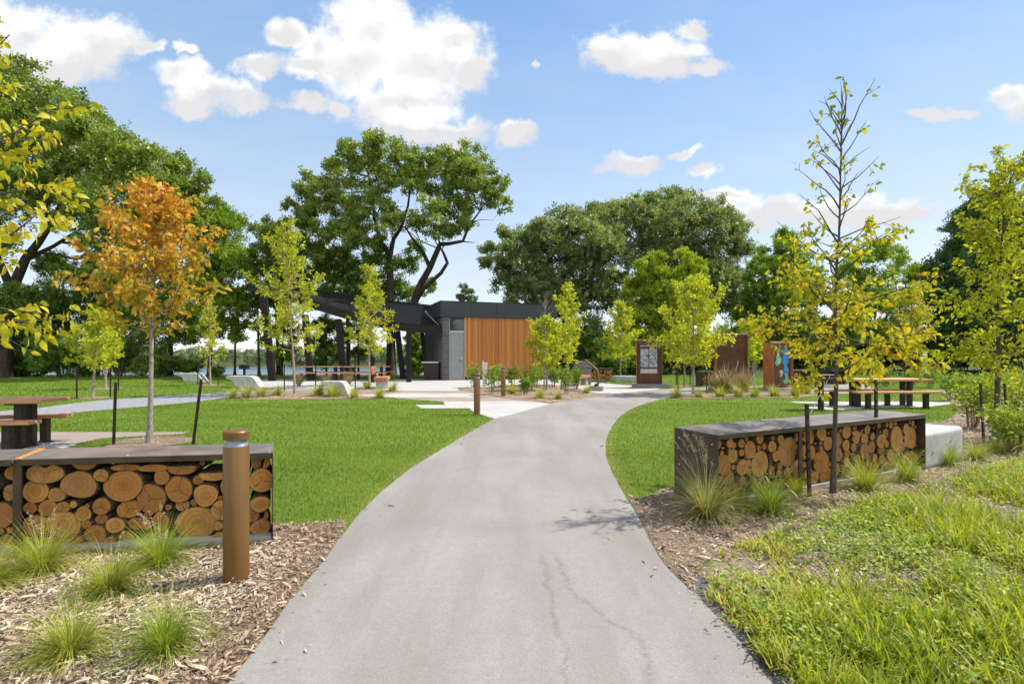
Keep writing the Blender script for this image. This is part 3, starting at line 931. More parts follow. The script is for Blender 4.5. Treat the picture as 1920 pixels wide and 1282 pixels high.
# ------------------------------------------------------------------ lawn blades, wood chips, weeds
HARD = [q for k in ('path', 'plaza', 'plaza_band', 'tan_walk', 'walk', 'gravel_path', 'picnic_pad', 'mulch_bed') for q in SHEETS[k]] + [weeds_poly]
def lawn():
    P_, S_ = [], []
    for y0, y1, dens, w, h in ((3.6, 8, 2600, .006, .036), (8, 15, 950, .010, .040), (15, 34, 230, .020, .046)):
        xm = 1.16 * y1 + 1
        n = int(dens * 2 * xm * (y1 - y0))
        p = np.column_stack([RNG.uniform(-xm, xm, n), RNG.uniform(y0, y1, n)])
        p = p[np.abs(p[:, 0]) < 1.16 * p[:, 1] + 1.2]
        keep = np.ones(len(p), bool)
        for q in HARD:
            keep &= ~in_poly(p, q)
        p = p[keep]
        P_.append(np.column_stack([p, np.zeros(len(p))]))
        S_.append(np.column_stack([RNG.uniform(.6, 1.25, len(p)) * h, np.full(len(p), w), np.full(len(p), h)]))
    pos, S = np.concatenate(P_), np.concatenate(S_)
    n = len(pos)
    ax = RNG.normal(size=(n, 3)) * .42; ax[:, 2] = 1
    ax, sd, nm = frames(ax, RNG.normal(size=(n, 3)))
    patch = np.array([mnoise.noise(Vector((a * .9, b * .9, 0))) for a, b in pos[:, :2]])
    rnd = np.clip(.45 + .22 * RNG.normal(size=n) + .34 * patch, 0, 1)
    e = np.array(pl + pr)
    dm = np.full(n, 9.0)
    for q in e:
        dm = np.minimum(dm, np.hypot(pos[:, 0] - q[0], pos[:, 1] - q[1]))
    fr = np.clip(1 - dm / .20, 0, 1)
    rnd = np.where(RNG.random(n) < fr * .8, 1.0, np.minimum(rnd, .93))
    stray = RNG.random(n) < .012
    rnd[stray] = RNG.uniform(.94, 1, stray.sum())
    mow = np.sin((pos[:, 0] * .35 + pos[:, 1] * .94) * 2 * math.pi / 1.1)
    rnd = np.where(rnd < .93, np.clip(rnd + .07 * mow, 0, .93), rnd)
    o = mass_mesh('lawn_grass', pos, ax, sd, nm, S, rnd, [(0, .5, 0), (0, -.5, 0), (1, 0, 0)], [(0, 1, 2)], M['lawn_blade'])
    tag(o, kind='stuff')
    print('lawn blades', n)
lawn()

def chips():
    pts = []
    for poly in MULCH + [weeds_poly]:
        a = np.array(poly)
        lo, hi = a.min(0), a.max(0)
        lo = np.maximum(lo, (-9, 1.9)); hi = np.minimum(hi, (14, 34))
        if (hi <= lo).any(): continue
        dens = 8000 if lo[1] < 4 else 500
        n = int(dens * np.prod(hi - lo))
        p = RNG.uniform(lo, hi, (min(n, 600000), 2))
        p = p[in_poly(p, poly)]
        d = np.maximum(p[:, 1], 2.0)
        p = p[RNG.random(len(p)) < np.minimum(1, (5.0 / d) ** 1.3) * (.30 if poly is weeds_poly else 1)]
        pts.append(p)
    p = np.concatenate(pts)
    keep = ~in_poly(p, SHEETS['path'][0])
    p = p[keep]
    # a little litter that has blown over the path margins
    le = np.array(pl[:70] + pr[:60])
    k = RNG.integers(0, len(le), 900)
    q = le[k] + RNG.normal(0, .16, (900, 2))
    q = q[in_poly(q, SHEETS['path'][0]) & (q[:, 1] < 14)]
    p = np.concatenate([p, q[:330]])
    n = len(p)
    far = np.clip(p[:, 1] / 6, 1, 3)
    pos = np.column_stack([p, RNG.uniform(.006, .026, n)])
    ang = RNG.uniform(0, 2 * math.pi, n)
    ax = np.column_stack([np.cos(ang), np.sin(ang), RNG.normal(0, .28, n)])
    up = RNG.normal(0, .35, (n, 3)); up[:, 2] = 1
    ax, sd, nm = frames(ax, up)
    L = RNG.lognormal(math.log(.015), .68, n).clip(.005, .085) * far ** .6
    S = np.column_stack([L, np.minimum(L * RNG.uniform(.10, .36, n), .02 * far), L])
    patch = np.array([mnoise.noise(Vector((a * 1.1, b * 1.1, 4))) for a, b in p])
    rnd = np.clip(.68 + .22 * RNG.normal(size=n) - .42 * patch.clip(0, 1) , 0, 1)
    # darker bark chips along the path edge
    e = np.array([(q[0], q[1]) for q in pl + pr])
    dm = np.full(len(p), 9.0)
    for q in e[::2]:
        dm = np.minimum(dm, np.hypot(p[:, 0] - q[0], p[:, 1] - q[1]))
    rnd = np.clip(rnd - .30 * np.clip(1 - dm / .45, 0, 1), 0, 1)
    T = [(-.5, .4, 0), (.1, .5, .05), (.5, .3, 0), (.45, -.4, .0), (-.1, -.5, .06), (-.5, -.45, 0)]
    o = mass_mesh('mulch_chips', pos, ax, sd, nm, S, rnd, T, [(0, 5, 4, 1), (1, 4, 3, 2)], M['chip'])
    tag(o, kind='stuff')
    print('chips', n)
chips()

def weeds():
    a = np.array(weeds_poly)
    nC = 8200
    p = RNG.uniform((.6, 1.9), (9.5, 8.2), (nC * 4, 2))
    p = p[in_poly(p, weeds_poly)]
    dens = np.array([mnoise.noise(Vector((x * 1.0, y * 1.0, 7))) + .5 * mnoise.noise(Vector((x * 2.7, y * 2.7, 2))) for x, y in p])
    # thinner and shorter towards the path and the mulch
    e = np.array(rough(weeds_poly, .15, 0))
    e = e[(e[:, 0] < 9) & (e[:, 1] < 9)]
    dm = np.full(len(p), 9.0)
    for q in e[::2]:
        dm = np.minimum(dm, np.hypot(p[:, 0] - q[0], p[:, 1] - q[1]))
    keep = RNG.random(len(p)) < np.clip(.52 + dens * 1.05, .06, 1) * np.clip(.85 + dm * .9, 0, 1)
    p, dens, dm = p[keep][:nC], dens[keep][:nC], dm[keep][:nC]
    n = len(p)
    k = RNG.integers(7, 20, n)
    idx = np.repeat(np.arange(n), k)
    N = len(idx)
    hgt = np.clip(.04 + .15 * RNG.random(n) ** 3.0 + .06 * dens, .03, .26) * np.clip(.65 + dm * .6, .5, 1.1)
    tall = np.clip((p[:, 0] - 2.2) * .14, 0, .3)
    hgt = hgt * (1 + tall)
    ang = RNG.uniform(0, 2 * math.pi, N)
    lean = np.abs(RNG.normal(0, .62, N))
    off = RNG.normal(0, .028, (N, 2))
    pos = np.column_stack([p[idx] + off, np.full(N, .0)])
    ax = np.column_stack([np.cos(ang) * lean, np.sin(ang) * lean, np.ones(N)])
    up = np.column_stack([-np.cos(ang), -np.sin(ang), np.full(N, .1)]) + RNG.normal(0, .25, (N, 3))
    ax, sd, nm = frames(ax, np.cross(ax, up))
    tmp = sd; sd, nm = nm, -tmp
    # make nm point against the lean so blades droop outwards
    out = np.column_stack([np.cos(ang), np.sin(ang), np.zeros(N)])
    s = np.sign((nm * out).sum(1)); s[s == 0] = 1
    nm = -nm * s[:, None]
    L = hgt[idx] * RNG.uniform(.55, 1.2, N)
    S = np.column_stack([L, RNG.uniform(.008, .018, N), L * RNG.uniform(.3, 1.3, N)])
    base = np.clip(.56 + .36 * np.array([mnoise.noise(Vector((x * .8, y * .8, 3))) for x, y in p]) + .12 * RNG.normal(size=n), 0, 1)
    rnd = np.clip(base[idx] + RNG.normal(0, .21, N), 0, 1)
    T, F = blade_tmpl(3, .45)
    o = mass_mesh('weed_grass', pos, ax, sd, nm, S, rnd, T, F, M['weed'])
    tag(o, kind='stuff')
    # broad leaved weeds
    q = RNG.uniform((.8, 1.9), (9, 8), (9000, 2))
    q = q[in_poly(q, weeds_poly)]
    dq = np.array([mnoise.noise(Vector((x * .9, y * .9, 17))) for x, y in q])
    q = q[RNG.random(len(q)) < np.clip(.35 + dq * 1.2, .08, 1)][:2300]
    k = RNG.integers(10, 26, len(q)); idx = np.repeat(np.arange(len(q)), k); N = len(idx)
    hh = RNG.uniform(.06, .24, len(q))
    pos = np.column_stack([q[idx] + RNG.normal(0, .05, (N, 2)), RNG.random(N) * hh[idx]])
    ang = RNG.uniform(0, 2 * math.pi, N)
    ax = np.column_stack([np.cos(ang), np.sin(ang), RNG.normal(.15, .4, N)])
    up = RNG.normal(0, .3, (N, 3)); up[:, 2] += 1
    ax, sd, nm = frames(ax, up)
    o = mass_mesh('broadleaf_weed_foliage', pos, ax, sd, nm, RNG.uniform(.015, .04, N), np.clip(RNG.normal(.66, .22, N), 0, 1), *LEAF, M['weed_leaf'])
    tag(o, kind='stuff')
    # foxtail seed heads on thin stalks
    n = 330
    f = RNG.uniform((1.2, 2.0), (9, 8), (n * 3, 2)); f = f[in_poly(f, weeds_poly)]
    f = f[RNG.random(len(f)) < np.clip((f[:, 0] - .8) * .35, .05, 1)][:n]
    mb = MB()
    for x, y in f:
        h = random.uniform(.26, .52)
        lx, ly = random.uniform(-.10, .10), random.uniform(-.10, .10)
        p0, p1, p2 = Vector((x, y, 0)), Vector((x + lx * .4, y + ly * .4, h * .7)), Vector((x + lx, y + ly, h))
        mb.tube([p0, p1, p2], [.0016, .0014, .001], 3, 0, False)
        d = (p2 - p1).normalized()
        mb.tube([p2, p2 + d * .02, p2 + d * .045 + Vector((lx * .1, ly * .1, 0)), p2 + d * .065 + Vector((lx * .25, ly * .25, -.006))], [.002, .006, .005, .001], 5, 1)
    o = mb.build('foxtail_grass', [M['weed_stalk'], M['foxtail']])
    tag(o, kind='stuff')
    print('weed blades', len(rnd))
M['weed_stalk'] = plain('weed_stalk', (.20, .22, .05), (.34, .30, .10), 9, .7)
M['foxtail'] = plain('foxtail_head', (.34, .25, .12), (.48, .40, .20), 60, .8)
weeds()

m = MB()
tw = [G(1392, 1212), G(1412, 1226), G(1428, 1246), G(1446, 1262), G(1462, 1284)]
m.tube([p + Vector((0, 0, .016 + .006 * (i % 2))) for i, p in enumerate(tw)], [.004, .0045, .005, .004, .002], 6)
m.tube([tw[1] + Vector((0, 0, .02)), G(1400, 1240) + Vector((0, 0, .03)), G(1396, 1250) + Vector((0, 0, .022))], [.003, .002, .001], 5)
tag(m.build('fallen_twig', M['stake']), 'dark fallen twig lying along the crumbled right path edge', 'twig')
# ------------------------------------------------------------------ firewood walls
def ordinal(i):
    W = ['first', 'second', 'third', 'fourth', 'fifth', 'sixth', 'seventh', 'eighth', 'ninth', 'tenth', 'eleventh', 'twelfth', 'thirteenth', 'fourteenth', 'fifteenth',
         'sixteenth', 'seventeenth', 'eighteenth', 'nineteenth', 'twentieth', 'twenty-first', 'twenty-second', 'twenty-third', 'twenty-fourth', 'twenty-fifth', 'twenty-sixth', 'twenty-seventh', 'twenty-eighth', 'twenty-ninth', 'thirtieth']
    return W[i] if i < len(W) else 'far'

def log_mesh(R, rz, shape, L, rng, n=30):
    """bark and sawn face; local X right, Z up, the face at y=0 looking to -Y"""
    ph = rng.uniform(0, 6.28); a2 = rng.uniform(.01, .06); a3 = rng.uniform(.01, .05)
    inner, outer = [], []
    for i in range(n):
        t = 2 * math.pi * i / n
        k = 1 + a2 * math.cos(2 * t + ph) + a3 * math.cos(3 * t + ph * 2) + rng.uniform(-.008, .008)
        x, z = R * k * math.cos(t), rz * k * math.sin(t)
        kb = 1.05 + rng.uniform(-.012, .035)
        xo, zo = x * kb, z * kb
        if shape == 'half':
            cut = rz * .12
            z = min(z, cut + rng.uniform(-.05, .05) * rz); zo = min(zo, cut + .04 * rz)
        elif shape == 'slab':
            z = z * .6; zo = zo * .6
        elif shape == 'quarter':
            x = max(x, -R * .25 + .25 * z); xo = max(xo, -R * .3 + .25 * z)
        elif shape == 'heart' and abs(t - math.pi / 2) < .42:
            d = 1 - .55 * (1 - abs(t - math.pi / 2) / .42); z *= d; zo *= d
        inner.append((x, z)); outer.append((xo, zo))
    bark, face = MB(), MB()
    k2 = [rng.uniform(.9, 1.04) for _ in range(n)]
    vs = [(x, 0, z) for x, z in inner] + [(x, .004, z) for x, z in outer] + [(x, L * .5, z) for (x, z) in outer] \
        + [(x * .98, L, z * .98) for (x, z) in outer]
    fs = []
    for r in range(3):
        for i in range(n):
            j = (i + 1) % n
            fs.append((r * n + i, r * n + j, (r + 1) * n + j, (r + 1) * n + i))
    fs.append(tuple(range(3 * n, 4 * n)))
    bark.add(vs, [tuple(reversed(f)) for f in fs])
    ring = [(x * .5, z * .5) for x, z in inner]
    fv = [(x, -.002 + rng.uniform(-.001, .001), z) for x, z in inner] + [(x, -.003, z) for x, z in ring] + [(0, -.003, 0)]
    ff = []
    for i in range(n):
        j = (i + 1) % n
        ff.append((i, j, n + j, n + i)); ff.append((n + i, n + j, 2 * n))
    face.add(fv, ff)
    return bark, face

def place_logs(items, ang, L, where, grp, rng, rows=5):
    """items: (world pos of face centre, R, rz, shape, order along the wall, z)"""
    zs = [it[5] for it in items]
    z0, z1 = min(zs), max(zs)
    names = {1: ['bottom row'], 2: ['bottom row', 'top row'], 3: ['bottom row', 'middle row', 'top row'], 5: ['bottom row', 'second row', 'middle row', 'fourth row', 'top row']}[rows]
    byrow = {}
    for it in items:
        r = min(rows - 1, int((it[5] - z0) / (z1 - z0 + 1e-6) * rows))
        byrow.setdefault(r, []).append(it)
    for r, lst in byrow.items():
        lst.sort(key=lambda it: it[4])
        for i, (pos, R, rz, shape, s, z) in enumerate(lst):
            size = 'big' if R > .095 else 'small' if R < .05 else 'medium'
            kind = {'round': 'round log', 'half': 'split half log', 'slab': 'flat split log', 'quarter': 'split quarter log', 'heart': 'notched log'}[shape]
            bark, face = log_mesh(R, rz, shape, L * rng.uniform(.93, 1.0), rng)
            o = bark.build('log', M['log_bark'], smooth=55)
            o.location = pos
            o.rotation_euler = (rng.uniform(-.03, .03), 0, (ang(s) if callable(ang) else ang) + rng.uniform(-.03, .03))
            c = face.build('sawn_face', M['log_end'], o)
            tag(o, f'{size} {kind}, {ordinal(i)} from left, {names[r]}, {where}', 'log', grp)

def ray_plane(px, py, p0, nrm):
    d = Vector(((px - 960) / FOC, 1, (HOR - py) / FOC))
    o = Vector((0, 0, EYE))
    t = (Vector(p0) - o).dot(nrm) / d.dot(nrm)
    return o + d * t, t

def steel_wall(label, F0, F1, B0, B1, z_top, mids, group, end0=True, end1=True, seam=None):
    """weathering-steel frame around stacked logs: F front line, B back line (plan, metres)"""
    F0, F1, B0, B1 = (Vector((p[0], p[1], 0)) for p in (F0, F1, B0, B1))
    c = (F0 + F1 + B0 + B1) / 4
    root = thing('log_wall', label, 'log wall', c, 0, group)
    A, B, C, D = (p - c for p in (F0, F1, B1, B0))
    mb = MB()
    mb.prism([A, B, C, D], z_top - .008, z_top)
    mb.build('cap_plate', M['cap_steel'], root, .002)
    u = (B - A).normalized()
    def panel(P0, P1, inw, name, z0=0.0, z1=None, th=.008):
        m = MB()
        z1 = z_top - .0095 if z1 is None else z1
        q = [P0, P1, P1 + inw * th, P0 + inw * th]
        m.prism(q, z0, z1)
        return m.build(name, M['dark_steel'], root)
    nf = Vector((u.y, -u.x, 0))
    lip = .048
    panel(A + u * .010 + nf * -.001, B - u * .010 + nf * -.001, -nf, 'cap_lip', z_top - lip)
    panel(D + u * .010 - nf * -.001, C - u * .010 - nf * -.001, nf, 'cap_lip', z_top - lip)
    if end0:
        panel(A, D, u, 'end_panel')
    if end1:
        panel(B, C, -u, 'end_panel')
    # base rail under the logs
    m = MB(); m.prism([A.lerp(B, .012) + u * .0 - nf * .03, B.lerp(A, .012) - nf * .03, C.lerp(D, .012) + nf * .03, D.lerp(C, .012) + nf * .03], .004, .05)
    m.build('base_plate', M['cast'], root)
    for s in mids:
        for (E0, E1, sg) in ((A, B, -1), (D, C, 1)):
            p = E0.lerp(E1, s) + nf * (.012 * sg)
            m = MB(); m.box(p + Vector((0, 0, (z_top - .0105) / 2 + .001)), (.055, .016, z_top - .0125), math.atan2(u.y, u.x))
            m.build('upright', M['dark_steel'], root)
    return root, c, u, nf, A, B, C, D

rl = random.Random(3)
# --- near left wall: two bays, the second running out of the frame
LF1 = Vector((-1.844, 3.95, 0)); LTH = math.radians(8)
LU = Vector((math.cos(LTH), math.sin(LTH), 0))
LF0 = LF1 - LU * 1.78
LFF = LF0 - LU * 1.30
ed = Vector((-.19, .41, 0))
ZT = .70
near_label = 'near left log wall with dark steel cap behind the bronze bollard'
rootL, cL, uL, nL, *_ = steel_wall(near_label, LF0, LF1, LF0 + ed, LF1 + ed, ZT, [.012], 'log filled seat walls', end0=False)
rootL2, cL2, *_ = steel_wall('log wall bay with bare brown cap, cut off by the frame left of the orange rust seam', LFF, LF0 - LU * .006, LFF + ed, LF0 - LU * .006 + ed, ZT, [], 'log filled seat walls', end1=False)
m = MB(); m.prism([LF0 + LU * .004 - cL, LF0 + LU * .05 - cL, LF0 + LU * .05 + ed - cL, LF0 + LU * .004 + ed - cL], ZT + .0012, ZT + .0028)
m.build('rust_seam', M['rust_seam'], rootL)
for s in (.02, .42, .985):
    m = MB(); q = LF0.lerp(LF1, s) - cL
    m.lathe([(.009, 0), (.008, .004), (.003, .006)], (q.x - ed.x * -.06, q.y + .025, ZT + .0005), 10)
    m.build('bolt', M['bolt'], rootL)

pn = Vector((LU.y, -LU.x, 0))
P0 = LF1 - pn * .05
def from_px(lst, P0, pn, U, O, use_ry=False):
    out = []
    for (px, py, rx, ry, sh) in lst:
        w, t = ray_plane(px, py, P0, pn)
        R = rx * t / FOC; rz = ry * t / FOC
        if use_ry: R = rz * (1 + .0)
        s = (w - O).dot(U)
        out.append([w, R, rz, sh, s, w.z])
    return out
Z4 = [(80, 330, 80, 75, 'round'), (62, 535, 72, 80, 'round'), (20, 760, 108, 125, 'round'), (35, 1045, 72, 72, 'round'),
      (465, 320, 175, 105, 'heart'), (330, 520, 125, 115, 'round'), (545, 560, 85, 75, 'round'), (820, 440, 165, 140, 'round'), (1055, 340, 70, 65, 'round'),
      (845, 232, 115, 60, 'half'), (1275, 455, 185, 160, 'round'), (1285, 268, 145, 60, 'slab'), (270, 695, 62, 60, 'round'), (455, 702, 95, 88, 'round'), (638, 680, 65, 54, 'round'),
      (330, 880, 120, 112, 'round'), (615, 870, 165, 142, 'round'), (836, 758, 72, 82, 'round'), (1045, 670, 90, 85, 'round'), (1310, 708, 115, 95, 'round'), (880, 860, 48, 42, 'round'),
      (1022, 815, 62, 52, 'round'), (1188, 868, 90, 80, 'round'), (975, 965, 105, 95, 'round'), (790, 1015, 62, 52, 'round'), (1145, 1035, 60, 55, 'round'), (1380, 862, 72, 62, 'round'),
      (480, 1055, 75, 60, 'round'), (640, 1065, 72, 55, 'round'), (285, 1055, 85, 62, 'round'), (1290, 1000, 70, 62, 'round')]
Z5 = [(165, 590, 145, 150, 'round'), (200, 265, 150, 60, 'slab'), (285, 360, 70, 85, 'round'), (455, 495, 138, 132, 'round'), (495, 255, 132, 85, 'half'), (650, 400, 55, 48, 'round'),
      (755, 548, 115, 110, 'round'), (830, 330, 140, 78, 'half'), (485, 665, 68, 58, 'round'), (615, 635, 38, 35, 'round'), (135, 860, 50, 54, 'round'), (280, 825, 80, 100, 'round'),
      (640, 855, 198, 182, 'round'), (905, 712, 92, 105, 'round'), (885, 868, 45, 45, 'round'), (893, 990, 60, 55, 'round'), (975, 470, 75, 95, 'round'), (1100, 300, 95, 90, 'round'),
      (1110, 520, 85, 90, 'round'), (1075, 760, 85, 85, 'round'), (1095, 945, 92, 80, 'round'), (1265, 205, 52, 78, 'round'), (1378, 207, 46, 55, 'quarter'), (1335, 395, 110, 125, 'round'),
      (1325, 640, 95, 80, 'round'), (1228, 765, 66, 75, 'round'), (1365, 768, 34, 48, 'quarter'), (1312, 898, 95, 86, 'round'), (160, 1012, 62, 58, 'round'), (330, 1005, 58, 46, 'round')]
left = [(x / 5.574, 830 + y / 5.574, a / 5.574, b / 5.574, s) for x, y, a, b, s in Z4] + [(250 + x / 5.574, 830 + y / 5.574, a / 5.574, b / 5.574, s) for x, y, a, b, s in Z5]
itemsL = from_px(left, P0, pn, LU, LF0)
def fill_gaps(items, U, O, smin, smax, zmin, zmax, rmin, rmax, rng, tries=900, base=None):
    for k in range(tries):
        R = rng.uniform(rmin, rmax) * (1 if k < tries * .5 else .6)
        s, z = rng.uniform(smin + R, smax - R), rng.uniform(zmin + R, zmax - R)
        if all(math.hypot(s - q[4], z - q[5]) > (R + max(q[1], q[2]) * .98) * 1.0 for q in items):
            w = base + U * s + Vector((0, 0, z))
            items.append([w, R, R, 'round', s, z])
    return items
base0 = LF0 - pn * .05
fill_gaps(itemsL, LU, LF0, .06, 1.72, .055, .64, .024, .045, rl, 700, base0)
fill_gaps(itemsL, LU, LF0, -1.28, -.03, .055, .64, .035, .11, rl, 700, base0)
for it in itemsL:
    it[0] = it[0] - pn * rl.uniform(0, .05)
bay1 = [it for it in itemsL if it[4] > 0]; bay2 = [it for it in itemsL if it[4] <= 0]
place_logs(bay1, lambda s: LTH + math.radians(17.5) * sstep(1.05, 1.6, s), .33, 'near left log wall', 'logs in the near left wall', rl)
place_logs(bay2, LTH, .33, 'cut-off left wall bay', 'logs in the cut-off wall bay', rl)

# --- right wall
RB, RC = Vector((1.93, 4.80, 0)), Vector((5.17, 6.40, 0))
RU = (RC - RB).normalized(); RTH = math.atan2(RU.y, RU.x); rn = Vector((RU.y, -RU.x, 0))
RA = RB - rn * .56; RD = RC - rn * .56
rootR, cR, *_ = steel_wall('long log wall with dark steel end beside the path under the yellow sapling', RB, RC, RA, RD, ZT, [.335], 'log filled seat walls')
for f, z in ((.12, .60), (.12, .33), (.88, .60)):
    m = MB(); q = RA.lerp(RB, f) - cR
    m.tube([q + Vector((0, 0, z)) + RU * .004, q + Vector((0, 0, z)) - RU * .006], [.010, .008], 10)
    m.build('bolt', M['bolt'], rootR)
R6 = [(335, 590, 85), (495, 725, 140), (340, 830, 108), (650, 620, 92), (725, 750, 105), (845, 520, 112), (1015, 720, 168), (1365, 550, 192), (985, 372, 72), (1235, 385, 62), (1485, 362, 60),
      (1145, 480, 75), (1040, 482, 42), (980, 507, 40), (555, 530, 40), (455, 580, 38), (590, 900, 100), (880, 965, 90), (1485, 760, 105), (855, 820, 45), (1190, 605, 72), (505, 1080, 70),
      (450, 922, 48), (375, 450, 58), (560, 430, 60), (1180, 785, 42), (1255, 740, 48), (1350, 825, 70), (1512, 540, 75), (630, 1085, 50), (738, 935, 62), (380, 1010, 62), (770, 1085, 45), (1000, 1040, 60)]
R7 = [(270, 355, 90), (165, 405, 100), (175, 605, 85), (372, 480, 88), (310, 735, 155), (195, 935, 85), (310, 960, 58), (395, 930, 85), (518, 432, 98), (605, 335, 92), (685, 330, 62), (757, 418, 74),
      (620, 510, 72), (525, 630, 88), (640, 612, 48), (706, 537, 54), (816, 582, 100), (870, 442, 72), (725, 668, 55), (510, 815, 72), (612, 722, 60), (900, 312, 58), (935, 532, 72), (1030, 448, 88),
      (1140, 362, 58), (1230, 420, 152), (1087, 575, 70), (1146, 622, 74), (1450, 412, 138), (1305, 588, 58), (1352, 522, 54), (1350, 650, 72), (1543, 560, 54), (1570, 450, 58), (1560, 275, 60),
      (1440, 228, 38), (1345, 300, 68), (940, 662, 54), (885, 657, 34), (1435, 620, 48), (1604, 610, 38), (1130, 490, 48), (1090, 722, 58), (1040, 682, 58), (1230, 655, 60), (1500, 660, 40),
      (785, 700, 50), (640, 820, 60), (1020, 250, 40), (750, 275, 45), (820, 360, 40)]
right = [(1290 + x / 7.124, 770 + y / 7.124, 0, r / 7.124, 'round') for x, y, r in R6] + [(1500 + x / 6.746, 760 + y / 6.746, 0, r / 6.746, 'round') for x, y, r in R7]
itemsR = from_px(right, RB - rn * .05, rn, RU, RB, True)
itemsR = [it for it in itemsR if it[4] - it[1] > -.02 and it[4] + it[1] < 3.68 and it[5] > it[2] * .6]
for it in itemsR:
    it[4] = min(max(it[4], it[1] + .02), 3.60 - it[1])
    it[5] = min(max(it[5], it[2] + .05), .655 - it[2] * .7)
    it[0] = RB - rn * (.05 + rl.uniform(0, .06)) + RU * it[4] + Vector((0, 0, it[5]))
# push overlapping logs apart a little
for _ in range(30):
    for i in range(len(itemsR)):
        for j in range(i):
            a, b = itemsR[i], itemsR[j]
            dx, dz = a[4] - b[4], a[5] - b[5]
            d = math.hypot(dx, dz) + 1e-6
            o = (a[1] + b[1]) * .97 - d
            if o > 0:
                for q, sg in ((a, .25), (b, -.25)):
                    q[4] += dx / d * o * sg; q[5] += dz / d * o * sg
for it in itemsR:
    it[4] = min(max(it[4], it[1] + .015), 3.60 - it[1]); it[5] = min(max(it[5], it[2] + .05), .655 - it[2] * .8)
fill_gaps(itemsR, RU, RB, .03, 3.57, .055, .645, .028, .055, rl, 1500, RB - rn * .05)
for it in itemsR:
    it[0] = RB - rn * (.04 + rl.uniform(0, .06)) + RU * it[4] + Vector((0, 0, it[5]))
    if it[5] > .55 and rl.random() < .4: it[3] = 'half'
    elif rl.random() < .07: it[3] = 'quarter'
place_logs(itemsR, RTH, .45, 'long right log wall', 'logs in the long right wall', rl)

# --- three small walls far behind
def far_wall(px0, px1, py_base, h, ang, label, where, nlog, seed):
    a, b = G(px0, py_base), G(px1, py_base)
    L = (b - a).length
    u = Vector((math.cos(ang), math.sin(ang), 0)); n = Vector((u.y, -u.x, 0))
    b = a + u * L
    steel_wall(label, a, b, a - n * .5, b - n * .5, h, [], 'log filled seat walls')
    r = random.Random(seed); items = []
    fill_gaps(items, u, a, .03, L - .03, .05, h - .05, .075, .14, r, nlog * 6, a - n * .04)
    fill_gaps(items, u, a, .03, L - .03, .05, h - .05, .04, .07, r, nlog * 8, a - n * .04)
    place_logs(items, ang, .4, where, 'logs in ' + where, r, 3)
far_wall(1102, 1152, 714.5, .66, math.radians(4), 'small log wall behind the bent steel sign', 'small wall behind bent sign', 30, 1)
far_wall(1317, 1345, 724.5, .66, math.radians(14), 'short log wall half hidden behind the tall blank rusted slab', 'short wall behind blank slab', 16, 2)
far_wall(1488, 1535, 727, .74, math.radians(10), 'log wall behind the group barbecue grill', 'far wall behind big grill', 24, 3)

# ------------------------------------------------------------------ bollards
def make_bollard(loc, label):
    r = thing('bollard', label, 'bollard', loc, 0, 'bronze light bollards by the path')
    R, h = .077, .968
    m = MB(); m.lathe([(R, 0), (R, .865), (R - .004, .871), (R - .016, .873)], n=40); m.build('shaft', M['bollard'], r, smooth=40)
    m = MB(); m.lathe([(R - .003, .8715), (R - .010, .885), (R - .018, .902), (R - .020, .914)], n=40); m.build('lens_ring', M['lens'], r, smooth=40)
    m = MB(); m.lathe([(R - .012, .912), (R + .001, .914), (R + .001, .960), (R - .005, .967), (R - .020, .968)], n=40); m.build('cap', M['bollard'], r, smooth=40)
    for a in (-.9,):
        m = MB(); d = Vector((math.sin(.25), -math.cos(.25), 0))
        m.tube([d * (R - .001) + Vector((0, 0, .045)), d * (R + .003) + Vector((0, 0, .045))], [.007, .006], 10); m.build('bolt', M['bolt'], r)
    return r
b0 = make_bollard(G(443, 1087), 'near bronze bollard in wood chips before the log wall')
dup(b0, G(894.5, 777), .4, 'bronze bollard at the lawn corner where pale walk meets the path')
dup(b0, G(944, 743), .9, 'farthest bronze bollard among shrubs before the cedar wall')

# ------------------------------------------------------------------ picnic tables and benches
def make_table(loc, rot, label, L=2.3, W=.78, h=.76, posts=True):
    r = thing('picnic_table', label, 'picnic table', loc, rot, 'cedar picnic tables')
    k = 5; pw = W / k
    for i in range(k):
        m = MB(); m.box((rl.uniform(-.004, .004), -W / 2 + pw * (i + .5), h - .025), (L, pw - .008, .05)); m.build('tabletop_plank', M['table_wood'], r, .004)
    for s in (-1, 1):
        m = MB(); m.box((s * (L / 2 - .42), 0, h - .062), (.10, W - .1, .022)); m.build('crossbar', M['post'], r)
        for q in (-1, 1):
            m = MB(); x = s * (L / 2 - .42)
            m.box((x, q * .115, (h - .074) / 2), (.10, .10, h - .074))
            m.box((x, q * .115, .012), (.19, .16, .010))
            for e in (-1, 1): m.lathe([(.012, .017), (.012, .032), (.004, .036)], (x + e * .075, q * .115, 0), 8)
            m.build('leg', M['post'], r)
    return r

def make_bench(loc, rot, label, L=2.3, W=.27, h=.455):
    r = thing('picnic_bench', label, 'bench', loc, rot, 'backless picnic benches')
    for i in (-1, 1):
        m = MB(); m.box((0, i * W / 4, h - .025), (L, W / 2 - .006, .05)); m.build('seat_plank', M['table_wood'], r, .004)
    for s in (-1, 1):
        m = MB(); x = s * (L / 2 - .36)
        m.box((x, 0, h - .058), (.10, W - .04, .016)); m.box((x, 0, (h - .066) / 2), (.10, .10, h - .066)); m.box((x, 0, .012), (.20, .15, .010))
        for e in (-1, 1): m.lathe([(.012, .017), (.012, .032), (.004, .036)], (x + e * .078, 0, 0), 8)
        m.build('leg', M['post'], r)
    return r

def at_end(px, py, z):      # point on the plane z under a pixel
    d = (EYE - z) * FOC / (py - HOR)
    return Vector(((px - 960) / FOC * d, d, 0))
